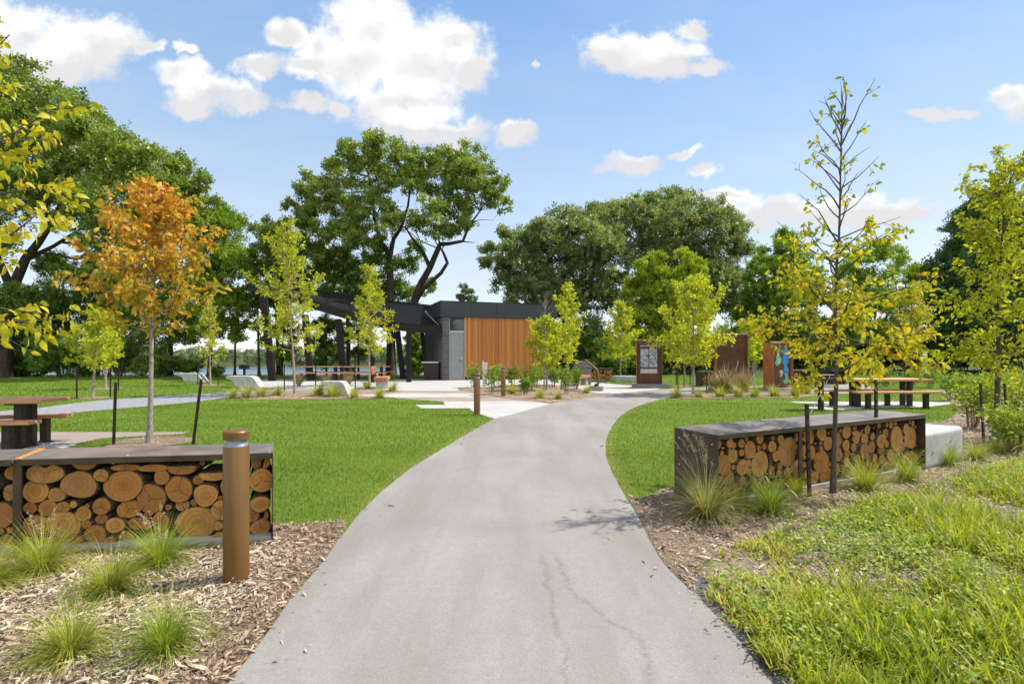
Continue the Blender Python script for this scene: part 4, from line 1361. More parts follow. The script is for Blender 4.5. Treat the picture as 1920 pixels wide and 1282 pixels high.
# left table: its right end is in the picture
ra = math.radians(9)
e = at_end(103, 746, .76); t1 = make_table(Vector((e.x, e.y, 0)) - Vector((math.cos(ra), math.sin(ra), 0)) * 1.15 + Vector((.02, 0, 0)), ra, 'cedar picnic table on the pad behind the near left log wall')
e = at_end(131, 776, .455); bn1 = make_bench(e - Vector((math.cos(ra), math.sin(ra), 0)) * 1.15, ra, 'backless bench on the lawn side of the left picnic table')
e = at_end(66, 788, .455); dup(bn1, e - Vector((math.cos(ra), math.sin(ra), 0)) * 1.15, ra, 'backless bench nearest the camera at the left picnic table')
# right table
rb = math.radians(3)
c = at_end(1651, 709.5, .76)
dup(t1, Vector((c.x, c.y, 0)), rb, 'cedar picnic table on the concrete pad behind the long right log wall')
c = at_end(1682, 733.5, .455); dup(bn1, c, rb, 'backless bench on the near side of the right picnic table')
c = at_end(1612, 730, .455); dup(bn1, c, rb, 'backless bench on the far side of the right picnic table')
# pavilion tables
for i, (px, py, lab) in enumerate(((603, 686.3, 'left'), (689, 686.3, 'right'))):
    c = at_end(px, py, .76)
    dup(t1, c, .03, f'shaded picnic table under the pavilion roof, {lab} of the two')
    dup(bn1, Vector((c.x + .05, c.y - .75, 0)), .03, f'bench on the near side of the {lab} pavilion table')
    dup(bn1, Vector((c.x + .1, c.y + .75, 0)), .03, f'bench on the far side of the {lab} pavilion table')

# ------------------------------------------------------------------ concrete seats
def wave_seat(px0, px1, py_top, py_base, label, W=.55, rot=0.0):
    """flat slab with an overhanging end that curls down to the ground on the other side"""
    a = G((px0 + px1) / 2, py_base)
    s = a.y / FOC
    L = (px1 - px0) * s; h = (py_base - py_top) * s
    prof = [(-.5, 1), (.10, 1), (.20, .97), (.28, .86), (.35, .60), (.42, .25), (.5, .04), (.5, 0), (.30, 0), (.10, 0), (-.16, 0), (-.24, .15), (-.30, .55), (-.40, .72), (-.5, .76)]
    m = MB()
    ring3 = [(x * L, -W / 2, z * h + .001) for x, z in prof]
    m.extrude(ring3, (0, 0, 0), (0, W, 0))
    o = m.build('curled_bench', M['pale_stone'], None, .015)
    o.location, o.rotation_euler = (a.x, a.y + W / 2, 0), (0, 0, rot)
    tag(o, label, 'concrete seat', 'curled concrete seats at the plaza edge')
    return o
wave_seat(331, 381, 700, 716.5, 'curled pale concrete seat on the lawn, farthest and leftmost of the three', rot=.06)
wave_seat(424, 487, 705, 727, 'curled pale concrete seat beside the end of the gravel path', rot=.06)
wave_seat(602, 655, 715, 743, 'curled concrete seat among grass tufts before the pavilion', rot=.02)

def block_seat(poly, h, label, bev=.05, name='concrete_bench'):
    m = MB(); m.prism([(p[0], p[1]) for p in poly], 0.001, h)
    o = m.build(name, M['pale_stone'], None, bev)
    o.modifiers['bevel'].segments = 4
    return tag(o, label, 'concrete bench', 'pale concrete bench blocks')
RE = RC + RU * .012
cur = []
for i in range(7):
    t = i / 6
    cur.append(RE - rn * .02 + RU * (1.22 * t) - rn * (.10 * t * t))
back = [p - rn * .52 - RU * .04 * i for i, p in enumerate(cur)]
block_seat(cur + back[::-1], .46, 'pale curved concrete bench continuing the right end of the long log wall')
a, b2 = G(1154, 716), G(1194, 716.5)
block_seat([a, b2, b2 + Vector((-.1, .55, 0)), a + Vector((-.1, .55, 0))], .30, 'low grey concrete bench behind the map sign', .03)
a, b2 = G(1536, 727), G(1566, 727)
block_seat([a, b2, b2 + Vector((-.1, .55, 0)), a + Vector((-.1, .55, 0))], .62, 'grey concrete bench behind the right picnic table', .03)

# ------------------------------------------------------------------ timber bench, bins, pedestal, grills
def timber_bench(loc, rot, label, back=True, L=1.5):
    r = thing('timber_bench', label, 'bench', loc, rot, 'cedar benches on concrete feet')
    for s in (-1, 1):
        m = MB(); m.box((s * (L / 2 - .22), .02, .17), (.22, .40, .34)); m.build('concrete_foot', M['cast'], r, .01)
    for i in range(4):
        m = MB(); m.box((0, -.20 + i * .14, .41), (L, .13, .13)); m.build('seat_beam', M['bench_wood'], r, .008)
    if back:
        for i in range(2):
            m = MB(); m.box((0, .36 + i * .03, .66 + i * .17), (L, .05, .15)); m.build('back_rail', M['bench_wood'], r, .006)
        for s in (-1, 1):
            m = MB(); m.tube([(s * (L / 2 - .3), .27, .36), (s * (L / 2 - .3), .40, .93)], .02, 6); m.build('back_bracket', M['post'], r)
    return r
timber_bench(G(716, 729) + Vector((-.1, .5, 0)), math.radians(100), 'cedar bench with backrest on concrete feet before the pavilion')
timber_bench(G(1088, 724.5) + Vector((.05, .6, 0)), math.radians(60), 'backless cedar bench on a concrete foot beside the grey bin', False, 1.3)

def bin_round(loc, rot, label):
    r = thing('waste_bin', label, 'bin', loc, rot)
    m = MB()
    pr = [(-.33, 0), (.33, 0), (.33, .78), (-.33, .78)]
    m.extrude([(x, -.3, z + .002) for x, z in pr], (0, 0, 0), (0, .6, 0)); m.build('body', M['bin_grey'], r, .02)
    m = MB()
    arc = [(-.36, .785), (.36, .785), (.36, .86)] + [(.36 * math.cos(t), .86 + .22 * math.sin(t)) for t in np.linspace(.25, math.pi - .25, 8)] + [(-.36, .86)]
    m.extrude([(x, -.33, z) for x, z in arc], (0, 0, 0), (0, .66, 0)); m.build('lid', M['bin_grey'], r, .008)
    m = MB(); m.box((.1, -.304, .38), (.20, .004, .14)); m.build('label_plate', M['weed_leaf_plate'], r)
    return r
M['weed_leaf_plate'] = plain('yellow_green_emblem', (.40, .42, .08), (.16, .18, .17), 16, .5)
bin_round(P(1092, 700, 23.5) * 1.0 - Vector((0, 0, P(1092, 700, 23.5).z)), .15, 'grey domed waste bin behind the short cedar bench')

r = thing('litter_bin', 'dark slatted litter bin with pale lid at the building corner', 'bin', Vector(((810 - 960) / FOC * 27.6, 27.6, 0)))
for i in range(9):
    m = MB(); x = -.36 + i * .09; m.box((x, -.28, .46), (.075, .03, .84)); m.build('slat', M['bin_slat'] if 'bin_slat' in M else M['post'], r)
m = MB(); m.box((0, 0, .46), (.70, .52, .86)); m.build('body', M['post'], r, .01)
m = MB(); m.box((-.06, 0, .95), (.92, .66, .07)); m.build('lid', M['pale_metal'], r, .02)

r = thing('utility_pedestal', 'pale grey electrical pedestal behind the lawn corner bollard', 'utility box', G(909, 724))
m = MB(); m.box((0, 0, .50), (.20, .22, 1.0)); m.build('cabinet', M['pale_metal'], r, .012)
m = MB(); m.box((0, 0, 1.015), (.23, .25, .03)); m.build('lid', M['pale_metal'], r, .008)
m = MB(); m.tube([(-.08, 0, 1.03), (-.08, 0, 1.13)], .018, 8); m.build('vent_pipe', M['pale_metal'], r)
m = MB(); m.box((0, -.112, .62), (.15, .004, .5)); m.build('door', M['pale_metal'], r)

def grill(loc, rot, label, W, Dp, Hh, zb, post_x):
    r = thing('park_grill', label, 'grill', loc, rot, 'black park grills')
    m = MB(); t = .02
    m.box((0, 0, zb), (W, Dp, t)); m.box((0, Dp / 2, zb + Hh / 2 + t / 2 + .001), (W, t, Hh)); m.box((-W / 2 + t / 2, -t / 2 - .002, zb + Hh / 2 + t / 2 + .001), (t, Dp - t - .004, Hh))
    m.box((W / 2 - t / 2, -t / 2 - .002, zb + Hh / 2 + t / 2 + .001), (t, Dp - t - .004, Hh)); m.box((0, -Dp / 2 + .01, zb + Hh * .3 + t / 2 + .002), (W - .05, t, Hh * .6))
    m.build('firebox', M['black_iron'], r)
    m = MB()
    for i in range(14):
        y = -Dp / 2 + .05 + i * (Dp - .1) / 13
        m.tube([(-W / 2 + .03, y, zb + Hh * .72), (W / 2 - .03, y, zb + Hh * .72)], .008, 6)
    m.build('grate', M['black_iron'], r)
    m = MB(); m.box((post_x, 0, (zb - t / 2) / 2 - .001), (.10, .10, zb - t / 2 - .002)); m.build('post', M['black_iron'], r)
    m = MB(); m.tube([(W / 2 - .12, -Dp / 2, zb + Hh * .75), (W / 2 - .12, -Dp / 2 - .14, zb + Hh * .75)], .012, 8); m.build('handle', M['black_iron'], r)
    return r
g1 = grill(G(1539, 768), .06, 'big black group grill at the edge of the right picnic pad', .86, .5, .30, .68, .0)
g1.location = G(1539, 768) + Vector((.0, 0, 0))
for ch in g1.children:
    if ch.name.startswith('post'): continue
    ch.location.x = .05
grill(G(458, 714), .1, 'small black grill on a post by the lake edge', .42, .3, .2, .62, 0)
r = thing('white_post', 'white marker post on the far lawn by the dark trees', 'post', G(1734, 701.5))
m = MB(); m.tube([(0, 0, 0), (0, 0, 1.5)], [.15, .13], 12); m.build('pole', M['white_paint'], r, smooth=40)
m = MB(); m.tube([(0, 0, 1.5), (0, 0, 1.56)], [.16, .12], 12); m.build('cap', M['white_paint'], r, smooth=40)

# ------------------------------------------------------------------ rusted steel signs
def slab_sign(px0, px1, py_top, py_base, rot, label, depth=.30, flange=True, plinth=.17, py_pl=None, pl_extra=.45):
    a = G((px0 + px1) / 2, py_base)
    s = a.y / FOC
    W, h = (px1 - px0) * s, (py_base - py_top) * s
    r = thing('steel_sign_slab', label, 'sign', a, rot, 'rusted steel sign slabs')
    m = MB(); m.box((.05, .12, plinth / 2), (W + pl_extra, depth + .5, plinth)); m.build('plinth', M['plinth'], r, .012)
    # folded plate: back and sides wrap round with a rolled top
    z0 = plinth + .002
    m = MB(); R = .10
    prof = [(-depth / 2, z0), (-depth / 2, h - R)] + [(-depth / 2 + R - R * math.cos(t), h - R + R * math.sin(t)) for t in np.linspace(.2, math.pi / 2, 6)] \
        + [(depth / 2 - R + R * math.sin(t), h - R + R * math.cos(t)) for t in np.linspace(0, math.pi / 2, 6)] + [(depth / 2, z0)]
    m.extrude([(-W / 2 + .012, y + .05, z) for y, z in prof], (0, 0, 0), (W - .024, 0, 0)); m.build('plate', M['corten'], r, .004)
    for sg in (-1, 1):
        m = MB(); m.box((sg * (W / 2 - .006), .0, (h - .05 + z0) / 2), (.012, depth + .14, h - .05 - z0)); m.build('flange', M['corten_sunlit'], r)
    return r, W, h, depth
M['corten_sunlit'] = plain('sunlit_orange_rust', (.25, .09, .03), (.40, .17, .06), 5, .7, fine=50)  # brighter copy of the plate rust; sunlight on the flanges put into colour
def m_map(t, b):
    v = t.obj()
    n = t.noise(v, 9, 6, .7, 1.2)
    c = t.ramp(n, [(.35, (.07, .08, .11)), (.45, (.25, .28, .33)), (.52, (.45, .50, .56)), (.6, (.20, .17, .19)), (.68, (.50, .53, .56))], 'CONSTANT')
    t.link(c, b.inputs['Base Color']); b.inputs['Roughness'].default_value = .35
M['map_print'] = material('etched_map_print', m_map)
M['text_plate'] = plain('pale_text_plate', (.42, .42, .46), (.55, .55, .58), 14, .4)
M['text_ink'] = plain('pale_lettering', (.55, .53, .50), (.70, .68, .64), 20, .5)
M['dark_ink'] = plain('dark_lettering', (.08, .08, .09), (.14, .14, .15), 20, .5)
M['map_blue'] = plain('enamel_blue', (.01, .17, .48), (.02, .24, .58), 3, .35)
M['map_teal'] = plain('enamel_teal', (.05, .33, .30), (.10, .42, .34), 4, .35)
M['map_sand'] = plain('enamel_sand', (.40, .36, .22), (.5, .46, .3), 4, .4)

s1, W, h, dp = slab_sign(1194, 1240, 636, 727, math.radians(-12), 'rusted steel sign slab with two grey map panels and a white heading')
yf = -dp / 2 + .05 - .004
for (x0, x1, z0, z1, mat, nm) in ((-.34 * W, -.03 * W, .43 * h, .80 * h, 'map_print', 'map_panel'), (.0 * W, .31 * W, .43 * h, .80 * h, 'map_print', 'map_panel'), (-.34 * W, .31 * W, .305 * h, .39 * h, 'text_plate', 'text_panel')):
    m = MB(); m.box(((x0 + x1) / 2, yf - .006, (z0 + z1) / 2), (x1 - x0, .012, z1 - z0)); m.build(nm, M[mat], s1)
m = MB(); x = -.36 * W
while x < .34 * W:
    w = random.choice((.018, .024, .03)); m.box((x + w / 2, yf - .003, .862 * h), (w, .006, .038)); x += w + .011
    if random.random() < .12: x += .03
m.build('lettering', M['text_ink'], s1)
m = MB()
for j in range(5):
    for q in range(3):
        x0 = -.33 * W + q * .215 * W; m.box((x0 + .095 * W, yf - .0135, .378 * h - j * .0135 * h), (.19 * W * random.uniform(.75, 1), .003, .006))
m.build('text_lines', M['dark_ink'], s1)

s2, W, h, dp = slab_sign(1343, 1398, 625, 732.5, math.radians(-10), 'tall blank rusted steel slab with a thin pale river line', plinth=.13)
m = MB(); yf = -dp / 2 + .05 - .006
pts = [(.20, .53), (.21, .50), (.18, .45), (.16, .41), (.13, .36), (.17, .31), (.22, .28), (.24, .25)]
m.tube([(x * W, yf, z * h) for x, z in pts], .011, 5); m.build('river_line', M['text_ink'], s2)

s3, W, h, dp = slab_sign(1434, 1484, 640, 732.5, math.radians(22), 'rusted steel slab with a blue and teal lake map', depth=.34, plinth=.13)
yf = -dp / 2 + .05
def patch(pts, name, mat, off):
    m = MB(); m.extrude([(x * W, yf - off, z * h) for x, z in pts], (0, 0, 0), (0, -.006, 0)); m.build(name, M[mat], s3)
patch([(-.02, .82), (.40, .84), (.41, .60), (.30, .52), (.40, .42), (.36, .33), (.22, .37), (.14, .44), (.16, .52), (.04, .58), (.10, .66), (.13, .74)], 'lake_shape', 'map_blue', .002)
patch([(-.26, .70), (-.12, .73), (.02, .66), (-.02, .58), (-.18, .50), (-.30, .56), (-.24, .63)], 'shore_shape', 'map_teal', .004)
patch([(.36, .32), (.40, .26), (.30, .20), (.22, .13), (.10, .19), (-.02, .22), (.12, .21), (.22, .24), (.22, .31), (.14, .36), (.22, .36)], 'inlet_shape', 'map_teal', .005)
patch([(-.22, .78), (-.12, .82), (-.08, .72), (-.18, .70)], 'island_shape', 'map_sand', .007)
patch([(-.10, .40), (.05, .43), (.12, .38), (.04, .30), (-.06, .28), (-.02, .34)], 'island_shape', 'map_sand', .006)

# bent reading panel
r = thing('bent_steel_sign', 'bent rusted steel reading panel on a concrete block beside the path', 'sign', G(1117, 733), math.radians(-16))
s = G(1117, 733).y / FOC
m = MB(); m.box((0, .2, .085), (.52, .62, .17)); m.build('concrete_base', M['plinth'], r, .01)
prof = [(-22, 57), (-6, 44.5), (0, 38), (2, 31), (2.5, 24), (2.5, 13)]
th = 2.6
ring3 = []
for i, (x, z) in enumerate(prof): ring3.append((x * s, 0, z * s))
for i, (x, z) in reversed(list(enumerate(prof))):
    q = min(i + 1, len(prof) - 1); o = max(i - 1, 0)
    d = Vector((prof[q][0] - prof[o][0], prof[q][1] - prof[o][1])).normalized()
    ring3.append(((x + d.y * -th) * s, 0, (z + d.x * th) * s))
m = MB(); m.extrude(ring3, (.0, -.02, 0), (0, .45, 0)); m.build('reading_plate', M['corten'], r, .004)
m = MB(); m.lathe([(.13, .172), (.09, .20), (.075, .26), (.075, 13.2 * s)], (.01, .2, 0), 14); m.build('foot', M['corten'], r, smooth=40)

# small grey sign seen from behind
r = thing('path_marker_sign', 'small grey six-sided sign on a thin post beside the blank slab', 'sign', G(1414, 731))
s = G(1414, 731).y / FOC
m = MB(); m.box((0, 0, 16 * s), (.05, .03, 32 * s)); m.build('post', M['pale_metal'], r)
m = MB(); m.extrude([(x * s, -.03, z * s) for x, z in ((-5, 46), (0, 51), (5, 46), (5, 37), (0, 32.5), (-5, 37))], (0, 0, 0), (0, .012, 0)); m.build('sign_plate', M['grey_paint'], r)

# ------------------------------------------------------------------ building
C0 = Vector((-3.64, 26.9, 0)); BA = math.radians(20)
bu = Vector((math.cos(BA), math.sin(BA), 0)); bv = Vector((-math.sin(BA), math.cos(BA), 0))
bld = thing('park_building', 'small park building with cedar slat wall, grey door and charcoal roof fascia', 'building', C0, BA)
def ft(px):
    k = (px - 960) / FOC
    return (k * C0.y - C0.x) / (bu.x - k * bu.y)
LEN, DEP, ZF, ZR = ft(1041), 5.2, 3.37, 4.17
def bpart(name, lo, hi, mat, bevel=0):
    m = MB(); m.box([(a + b) / 2 for a, b in zip(lo, hi)], [b - a for a, b in zip(lo, hi)]); return m.build(name, M[mat], bld, bevel)
d0, d1 = ft(842), ft(871.5)
bpart('block_wall', (0, 0, 0), (d0, .3, ZF), 'block')
bpart('block_wall', (0, .302, 0), (.3, DEP, ZF), 'block')
bpart('rear_wall', (.302, DEP - .3, 0), (LEN, DEP, ZF), 'block')
bpart('side_wall', (LEN - .3, .302, 0), (LEN, DEP - .302, ZF), 'block')
bpart('front_wall', (d1 + .002, .06, .18), (LEN - .302, .3, ZF - .002), 'block')
bpart('base_course', (d1 + .002, .03, 0), (LEN, .29, .178), 'fascia')
zt = 2.56
dr = bpart('door', (d0 + .05, .06, .012), (d1 - .05, .11, zt), 'grey_paint', .004)
m = MB(); m.tube([(d1 - .20, .06, 1.02), (d1 - .20, .0, 1.02), (d1 - .32, -.005, 1.02)], .014, 8)
hd = m.build('handle', M['black_iron'], dr)
m = MB(); m.box((d1 - .15, .053, 1.18), (.05, .012, .10)); m.build('lock', M['pale_metal'], dr)
for x in (d0 + .002, d1 - .048): bpart('door_frame', (x, .02, 0), (x + .046, .13, ZF - .10), 'grey_paint')
bpart('door_frame', (d0 + .05, .02, zt + .004), (d1 - .05, .13, zt + .06), 'pale_metal')
wn = bpart('transom_window', (d0 + .05, .10, zt + .062), (d1 - .05, .12, ZF - .12), 'glass')
bpart('lintel', (d0 + .002, .015, ZF - .098), (d1 - .002, .29, ZF - .002), 'fascia')
# cedar slats
m = MB(); x = d1 + .012; rn_at = []
while x < LEN - .01:
    w = random.uniform(.045, .105); dpt = random.choice((.02, .028, .035, .042))
    w = min(w, LEN - x)
    m.box((x + w / 2 - .004, .055 - dpt / 2, (.185 + ZF - .02) / 2), (max(.02, w - .010), dpt, ZF - .02 - .185))
    rn_at += [random.random()] * 8; x += w
cl_o = m.build('cedar_cladding', M['cladding'], bld)
at = cl_o.data.attributes.new('rnd', 'FLOAT', 'POINT'); at.data.foreach_set('value', rn_at)
# roof box and fascia panels
bpart('roof', (-.04, -.04, ZF + .002), (LEN + .05, DEP + .05, ZR - .02), 'black_metal')
n = 5
xs = [-.10, ft(882), ft(930), ft(979), ft(1026), LEN + .10]
for i in range(5):
    bpart('fascia_panel', (xs[i] + .006, -.075, ZF - .015), (xs[i + 1] - .006, -.045, ZR), 'fascia')
for i in range(4):
    y0 = -.075 + i * (DEP + .15) / 4
    bpart('fascia_panel', (-.135, y0 + .006, ZF - .015), (-.105, y0 + (DEP + .15) / 4 - .006, ZR), 'fascia')
bpart('parapet_cap', (-.15, -.09, ZR + .002), (LEN + .12, .12, ZR + .025), 'black_metal')
bpart('parapet_cap', (-.15, .124, ZR + .002), (.10, DEP, ZR + .025), 'black_metal')
m = MB(); m.tube([(1.9, 2, ZR - .02), (1.9, 2, ZR + .35)], .05, 10); m.build('roof_vent', M['black_metal'], bld)
# white vertical lettering
def letter(ch, size):
    cu = bpy.data.curves.new('txt', 'FONT'); cu.body = ch; cu.size = size; cu.extrude = .02; cu.align_x = 'LEFT'
    cu.offset = size * .012
    o = bpy.data.objects.new('txt', cu); COL.objects.link(o)
    dg = bpy.context.evaluated_depsgraph_get(); dg.update()
    me = bpy.data.meshes.new_from_object(o.evaluated_get(dg))
    bpy.data.objects.remove(o)
    return me
def word(chars, xpx, size):
    for ch, py in chars:
        me = letter(ch, size)
        me.materials.clear(); me.materials.append(M['white_paint'])
        o = bpy.data.objects.new('letter', me); COL.objects.link(o); o.parent = bld
        x = ft(xpx)
        d = C0.y + bu.y * x
        o.rotation_euler = Matrix(((0, -1, 0), (0, 0, -1), (1, 0, 0))).to_euler()
        o.location = (x, -.02, EYE + (HOR - py) / FOC * d)
for chs, xp in (([('S', 696), ('A', 686.5), ('S', 677), ('E', 661), ('R', 652), ('M', 641.5), ('A', 632), ('I', 626), ('N', 617.5)], 1013),
                ([('L', 706.5), ('A', 697.5), ('K', 688), ('E', 679)], 1025)):
    word(chs, xp, .36)

# ------------------------------------------------------------------ pavilion
pav = thing('pavilion', 'open picnic pavilion with swooping black metal roof on leaning dark columns', 'pavilion', (-9, 28, 0))
po = Vector((-9, 28, 0))
front = [(466, 529, 28.4), (500, 537.5, 28.3), (535, 548, 28.2), (575, 561, 28.0), (612, 572.5, 27.8), (657, 586, 27.6), (690, 594, 27.4), (717, 600, 27.3), (765, 607, 27.1), (800, 610, 27.0), (826, 611.5, 26.9)]
backp = [(470, 527.5, 33.5), (505, 531, 33.5), (540, 537, 33.4), (580, 542.5, 33.3), (620, 547.5, 33.2), (652, 551, 33.1), (690, 557, 33.0), (725, 562.5, 32.9), (775, 568.5, 32.7), (806, 572, 32.6), (832, 575, 32.5)]
Fp = [P(*q) - po for q in front]; Bp = [P(*q) - po for q in backp]
m = MB(); th = .05
vs = Fp + Bp + [p - Vector((0, 0, th)) for p in Fp] + [p - Vector((0, 0, th)) for p in Bp]
k = len(Fp); fs = []
for i in range(k - 1):
    fs += [(i, i + 1, k + i + 1, k + i), (2 * k + i, 3 * k + i, 3 * k + i + 1, 2 * k + i + 1), (i, 2 * k + i, 2 * k + i + 1, i + 1), (k + i, k + i + 1, 3 * k + i + 1, 3 * k + i)]
fs += [(0, k, 3 * k, 2 * k), (k - 1, 3 * k - 1, 4 * k - 1, 2 * k - 1)]
m.add(vs, fs); m.build('roof', M['black_metal'], pav)
def lerp_line(L, t):
    q = t * (len(L) - 1); i = min(int(q), len(L) - 2); return L[i].lerp(L[i + 1], q - i)
for j in range(19):                                      # standing seams
    t = (j + .5) / 19
    pts = [lerp_line(Fp, u / 6).lerp(lerp_line(Bp, u / 6), t) + Vector((0, 0, .012)) for u in range(7)]
    m = MB(); m.tube(pts, .014, 4); m.build('roof_seam', M['black_metal'], pav)
for L, off in ((Fp, Vector((0, -.03, 0))), (Bp, Vector((0, .03, 0)))):
    m = MB()
    for i in range(len(L) - 1):
        a, b = L[i] + off, L[i + 1] + off
        dz = Vector((0, 0, -.42))
        q = [a + Vector((0, 0, .02)), b + Vector((0, 0, .02)), b + dz, a + dz]
        w = off * .9
        m.hexa([q[3], q[2], q[2] + w, q[3] + w, q[0], q[1], q[1] + w, q[0] + w])
    m.build('fascia', M['column'], pav)
m = MB(); a, b = Fp[0] + Vector((-.04, -.05, .02)), Bp[0] + Vector((-.04, .05, .02)); dz = Vector((0, 0, -.46)); w = Vector((-.03, 0, 0))
m.hexa([a + dz, b + dz, b + dz + w, a + dz + w, a, b, b + w, a + w]); m.build('end_fascia', M['column'], pav)
for t in (.12, .5, .88):                                 # rafters under the sheet
    pts = [lerp_line(Fp, u / 6).lerp(lerp_line(Bp, u / 6), t) - Vector((0, 0, .20)) for u in range(7)]
    m = MB(); m.tube(pts, .11, 4); m.build('roof_beam', M['column'], pav)
for (xt, yt, xb, yb, w) in ((494, 555, 511, 714, 15), (572, 590, 582, 713.5, 13), (634, 598, 645, 711.5, 13), (696, 622, 698, 717, 12), (745, 620, 756, 709.5, 12), (766.5, 615, 766.5, 716.5, 11), (791, 615, 799, 709.5, 9)):
    g0 = G(xb, yb); d = g0.y
    tp = P(xt, yt, d)
    q = g0 - po; e = tp - po
    hw = w * d / FOC / 2 * .8; hd = hw * .7
    m = MB(); m.hexa([q + Vector(v) for v in ((-hw, -hd, 0), (hw, -hd, 0), (hw, hd, 0), (-hw, hd, 0))] + [e + Vector(v) for v in ((-hw, -hd, 0), (hw, -hd, 0), (hw, hd, 0), (-hw, hd, 0))])
    m.build('column', M['column'], pav)
# bright flashing where roof meets the building
m = MB(); a, b = P(796, 585.5, 28.6) - po, P(822, 610, 27.0) - po
m.hexa([a, b, b + Vector((.02, .02, 0)), a + Vector((.02, .02, 0)), a + Vector((.02, 0, .12)), b + Vector((.02, 0, .04)), b + Vector((.04, .02, .04)), a + Vector((.04, .02, .12))])
m.build('flashing', M['lens'], pav)
# ------------------------------------------------------------------ large trees
def clumps(c, R, n, rng, flat=.62, sig=.20, gap=.0):
    """leaf positions and outward normals in sub-clumps over the surface of one bough mass"""
    m = max(7, int(n / 26))
    d = unit(rng.normal(size=(m * 2, 3)))
    d = d[(d[:, 2] > -.35) | (rng.random(len(d)) < .35)][:m]
    m = len(d)
    rad = rng.uniform(.45, 1.05, m) ** .7
    cc = c + d * rad[:, None] * R
    k = max(4, int(n / m))
    idx = np.repeat(np.arange(m), k)
    off = rng.normal(size=(len(idx), 3)) * (np.mean(R) * sig) * np.array([1, 1, flat])
    pos = cc[idx] + off
    nr = unit(d[idx] * .55 + np.array([0, 0, .65]) + rng.normal(size=(len(idx), 3)) * .55)
    tone = rng.normal(0, .10, m)[idx]
    return pos, nr, tone

def leaf_obj(name, pos, nr, size, rnd, mat, parent, tmpl=FAN, droop=.25, sub=.10, origin=(0, 0, 0)):
    n = len(pos)
    a = RNG.normal(size=(n, 3)); a[:, 2] -= droop
    a = a - nr * (a * nr).sum(1, keepdims=True)
    ax, sd, nm = frames(a, np.cross(nr, a))
    s = np.sign((nm * nr).sum(1)); s[s == 0] = 1
    nm = nm * s[:, None]
    return mass_mesh(name, pos, ax, sd, nm, size, np.clip(rnd, 0, 1), tmpl[0], tmpl[1], mat, parent, sub, origin)

def big_tree(name, label, cat, D, trunks, puffs, mat, leaf=.36, dens=1.0, depth=.33, group=None, bark='oak_bark', seed=1, fill=.55, limbs=True, base=None, sig=.2):
    rng = np.random.default_rng(seed)
    b0 = trunks[0][0][0] if trunks else (puffs[0][0], 700)
    bx = (b0[0] - 960) / FOC * D if base is None else base[0]
    by = D if base is None else base[1]
    root = thing(name, label, cat, (bx, by, H(bx, by)), 0, group)
    O = np.array(root.location)
    xs = [p[0] for p in puffs]; rs = [p[2] for p in puffs]
    width = (max(xs) - min(xs)) * D / FOC * .5 + .5
    cx = .5 * (max(xs) + min(xs))
    mb = MB()
    skel = []
    for ti, (pts, r0, r1) in enumerate(trunks):
        w = []
        for i, q in enumerate(pts):
            dy = q[2] if len(q) > 2 else 0
            v = P(q[0], q[1], D + dy)
            w.append(v)
        line = []
        for i in range(len(w) - 1):
            for s in range(4): line.append(w[i].lerp(w[i + 1], s / 4))
        line.append(w[-1])
        if ti == 0 and line[0].z > H(bx, by):
            line[0] = Vector((line[0].x, line[0].y, H(line[0].x, line[0].y) - .1))
        else:
            if line[0].z < 2: line[0].z = H(line[0].x, line[0].y) - .1
        k = len(line)
        rad = [r0 + (r1 - r0) * (i / (k - 1)) ** .8 for i in range(k)]
        if line[0].z < 2: rad[0] *= 1.35
        mb.tube([p - root.location for p in line], rad, 9)
        skel += [(p, rad[i]) for i, p in enumerate(line) if i > k * .3 or ti > 0]
    P_, N_, T_, S_ = [], [], [], []
    for i, pf in enumerate(puffs):
        px, py, r = pf[:3]
        edge = 1 - min(1, abs(px - cx) / (max(xs) - min(xs) + 1e-6) * 1.7)
        for rep in range(2 if fill > 0 else 1):
            sgn = -1 if rep == 0 else 1
            dy = sgn * rng.uniform(.1, 1.0) * width * 2 * depth * (.35 + .65 * edge)
            if len(pf) > 3: dy = pf[3] * (1 if rep == 0 else -.6)
            d = D + dy
            c = np.array(P(px, py, d))
            R = r * D / FOC * (1.0 if rep == 0 else .92)
            n = int(dens * 3.4 * math.pi * R * R / (leaf * leaf * .42) * (1 if rep == 0 else fill))
            pos, nr, tn = clumps(c, np.array([R, R, R * .86]), n, rng, sig=sig)
            P_.append(pos); N_.append(nr); T_.append(tn); S_.append(leaf * rng.uniform(.65, 1.2, len(pos)))
            if limbs and skel:
                cv = Vector(c)
                low = [(q, rr) for q, rr in skel if q.z < cv.z + .2] or skel
                q, rr = min(low, key=lambda t: (t[0] - cv).length)
                mid = q.lerp(cv, .5) + Vector((0, 0, -.06 * (cv - q).length)) + Vector(rng.normal(0, .12 * R, 3))
                l = [q - root.location, q.lerp(mid, .5) - root.location + Vector(rng.normal(0, .05 * R, 3)), mid - root.location, cv - root.location]
                r0 = min(rr * .7, .035 + .045 * R)
                mb.tube(l, [r0, r0 * .8, r0 * .6, r0 * .25], 5)
                for _ in range(3):
                    e = cv + Vector(rng.normal(size=3)).normalized() * R * .75
                    mb.tube([mid - root.location, mid.lerp(e, .55) - root.location + Vector(rng.normal(0, .08 * R, 3)), e - root.location], [r0 * .5, r0 * .3, .008], 4)
    mb.build('trunk', M[bark], root, smooth=80)
    pos, nr, tn, sz = (np.concatenate(a) for a in (P_, N_, T_, S_))
    ok = pos[:, 2] > -6
    leaf_obj('crown', pos[ok], nr[ok], sz[ok], .5 + tn[ok] + rng.normal(0, .16, ok.sum()), M[mat], root, origin=O)
    return root

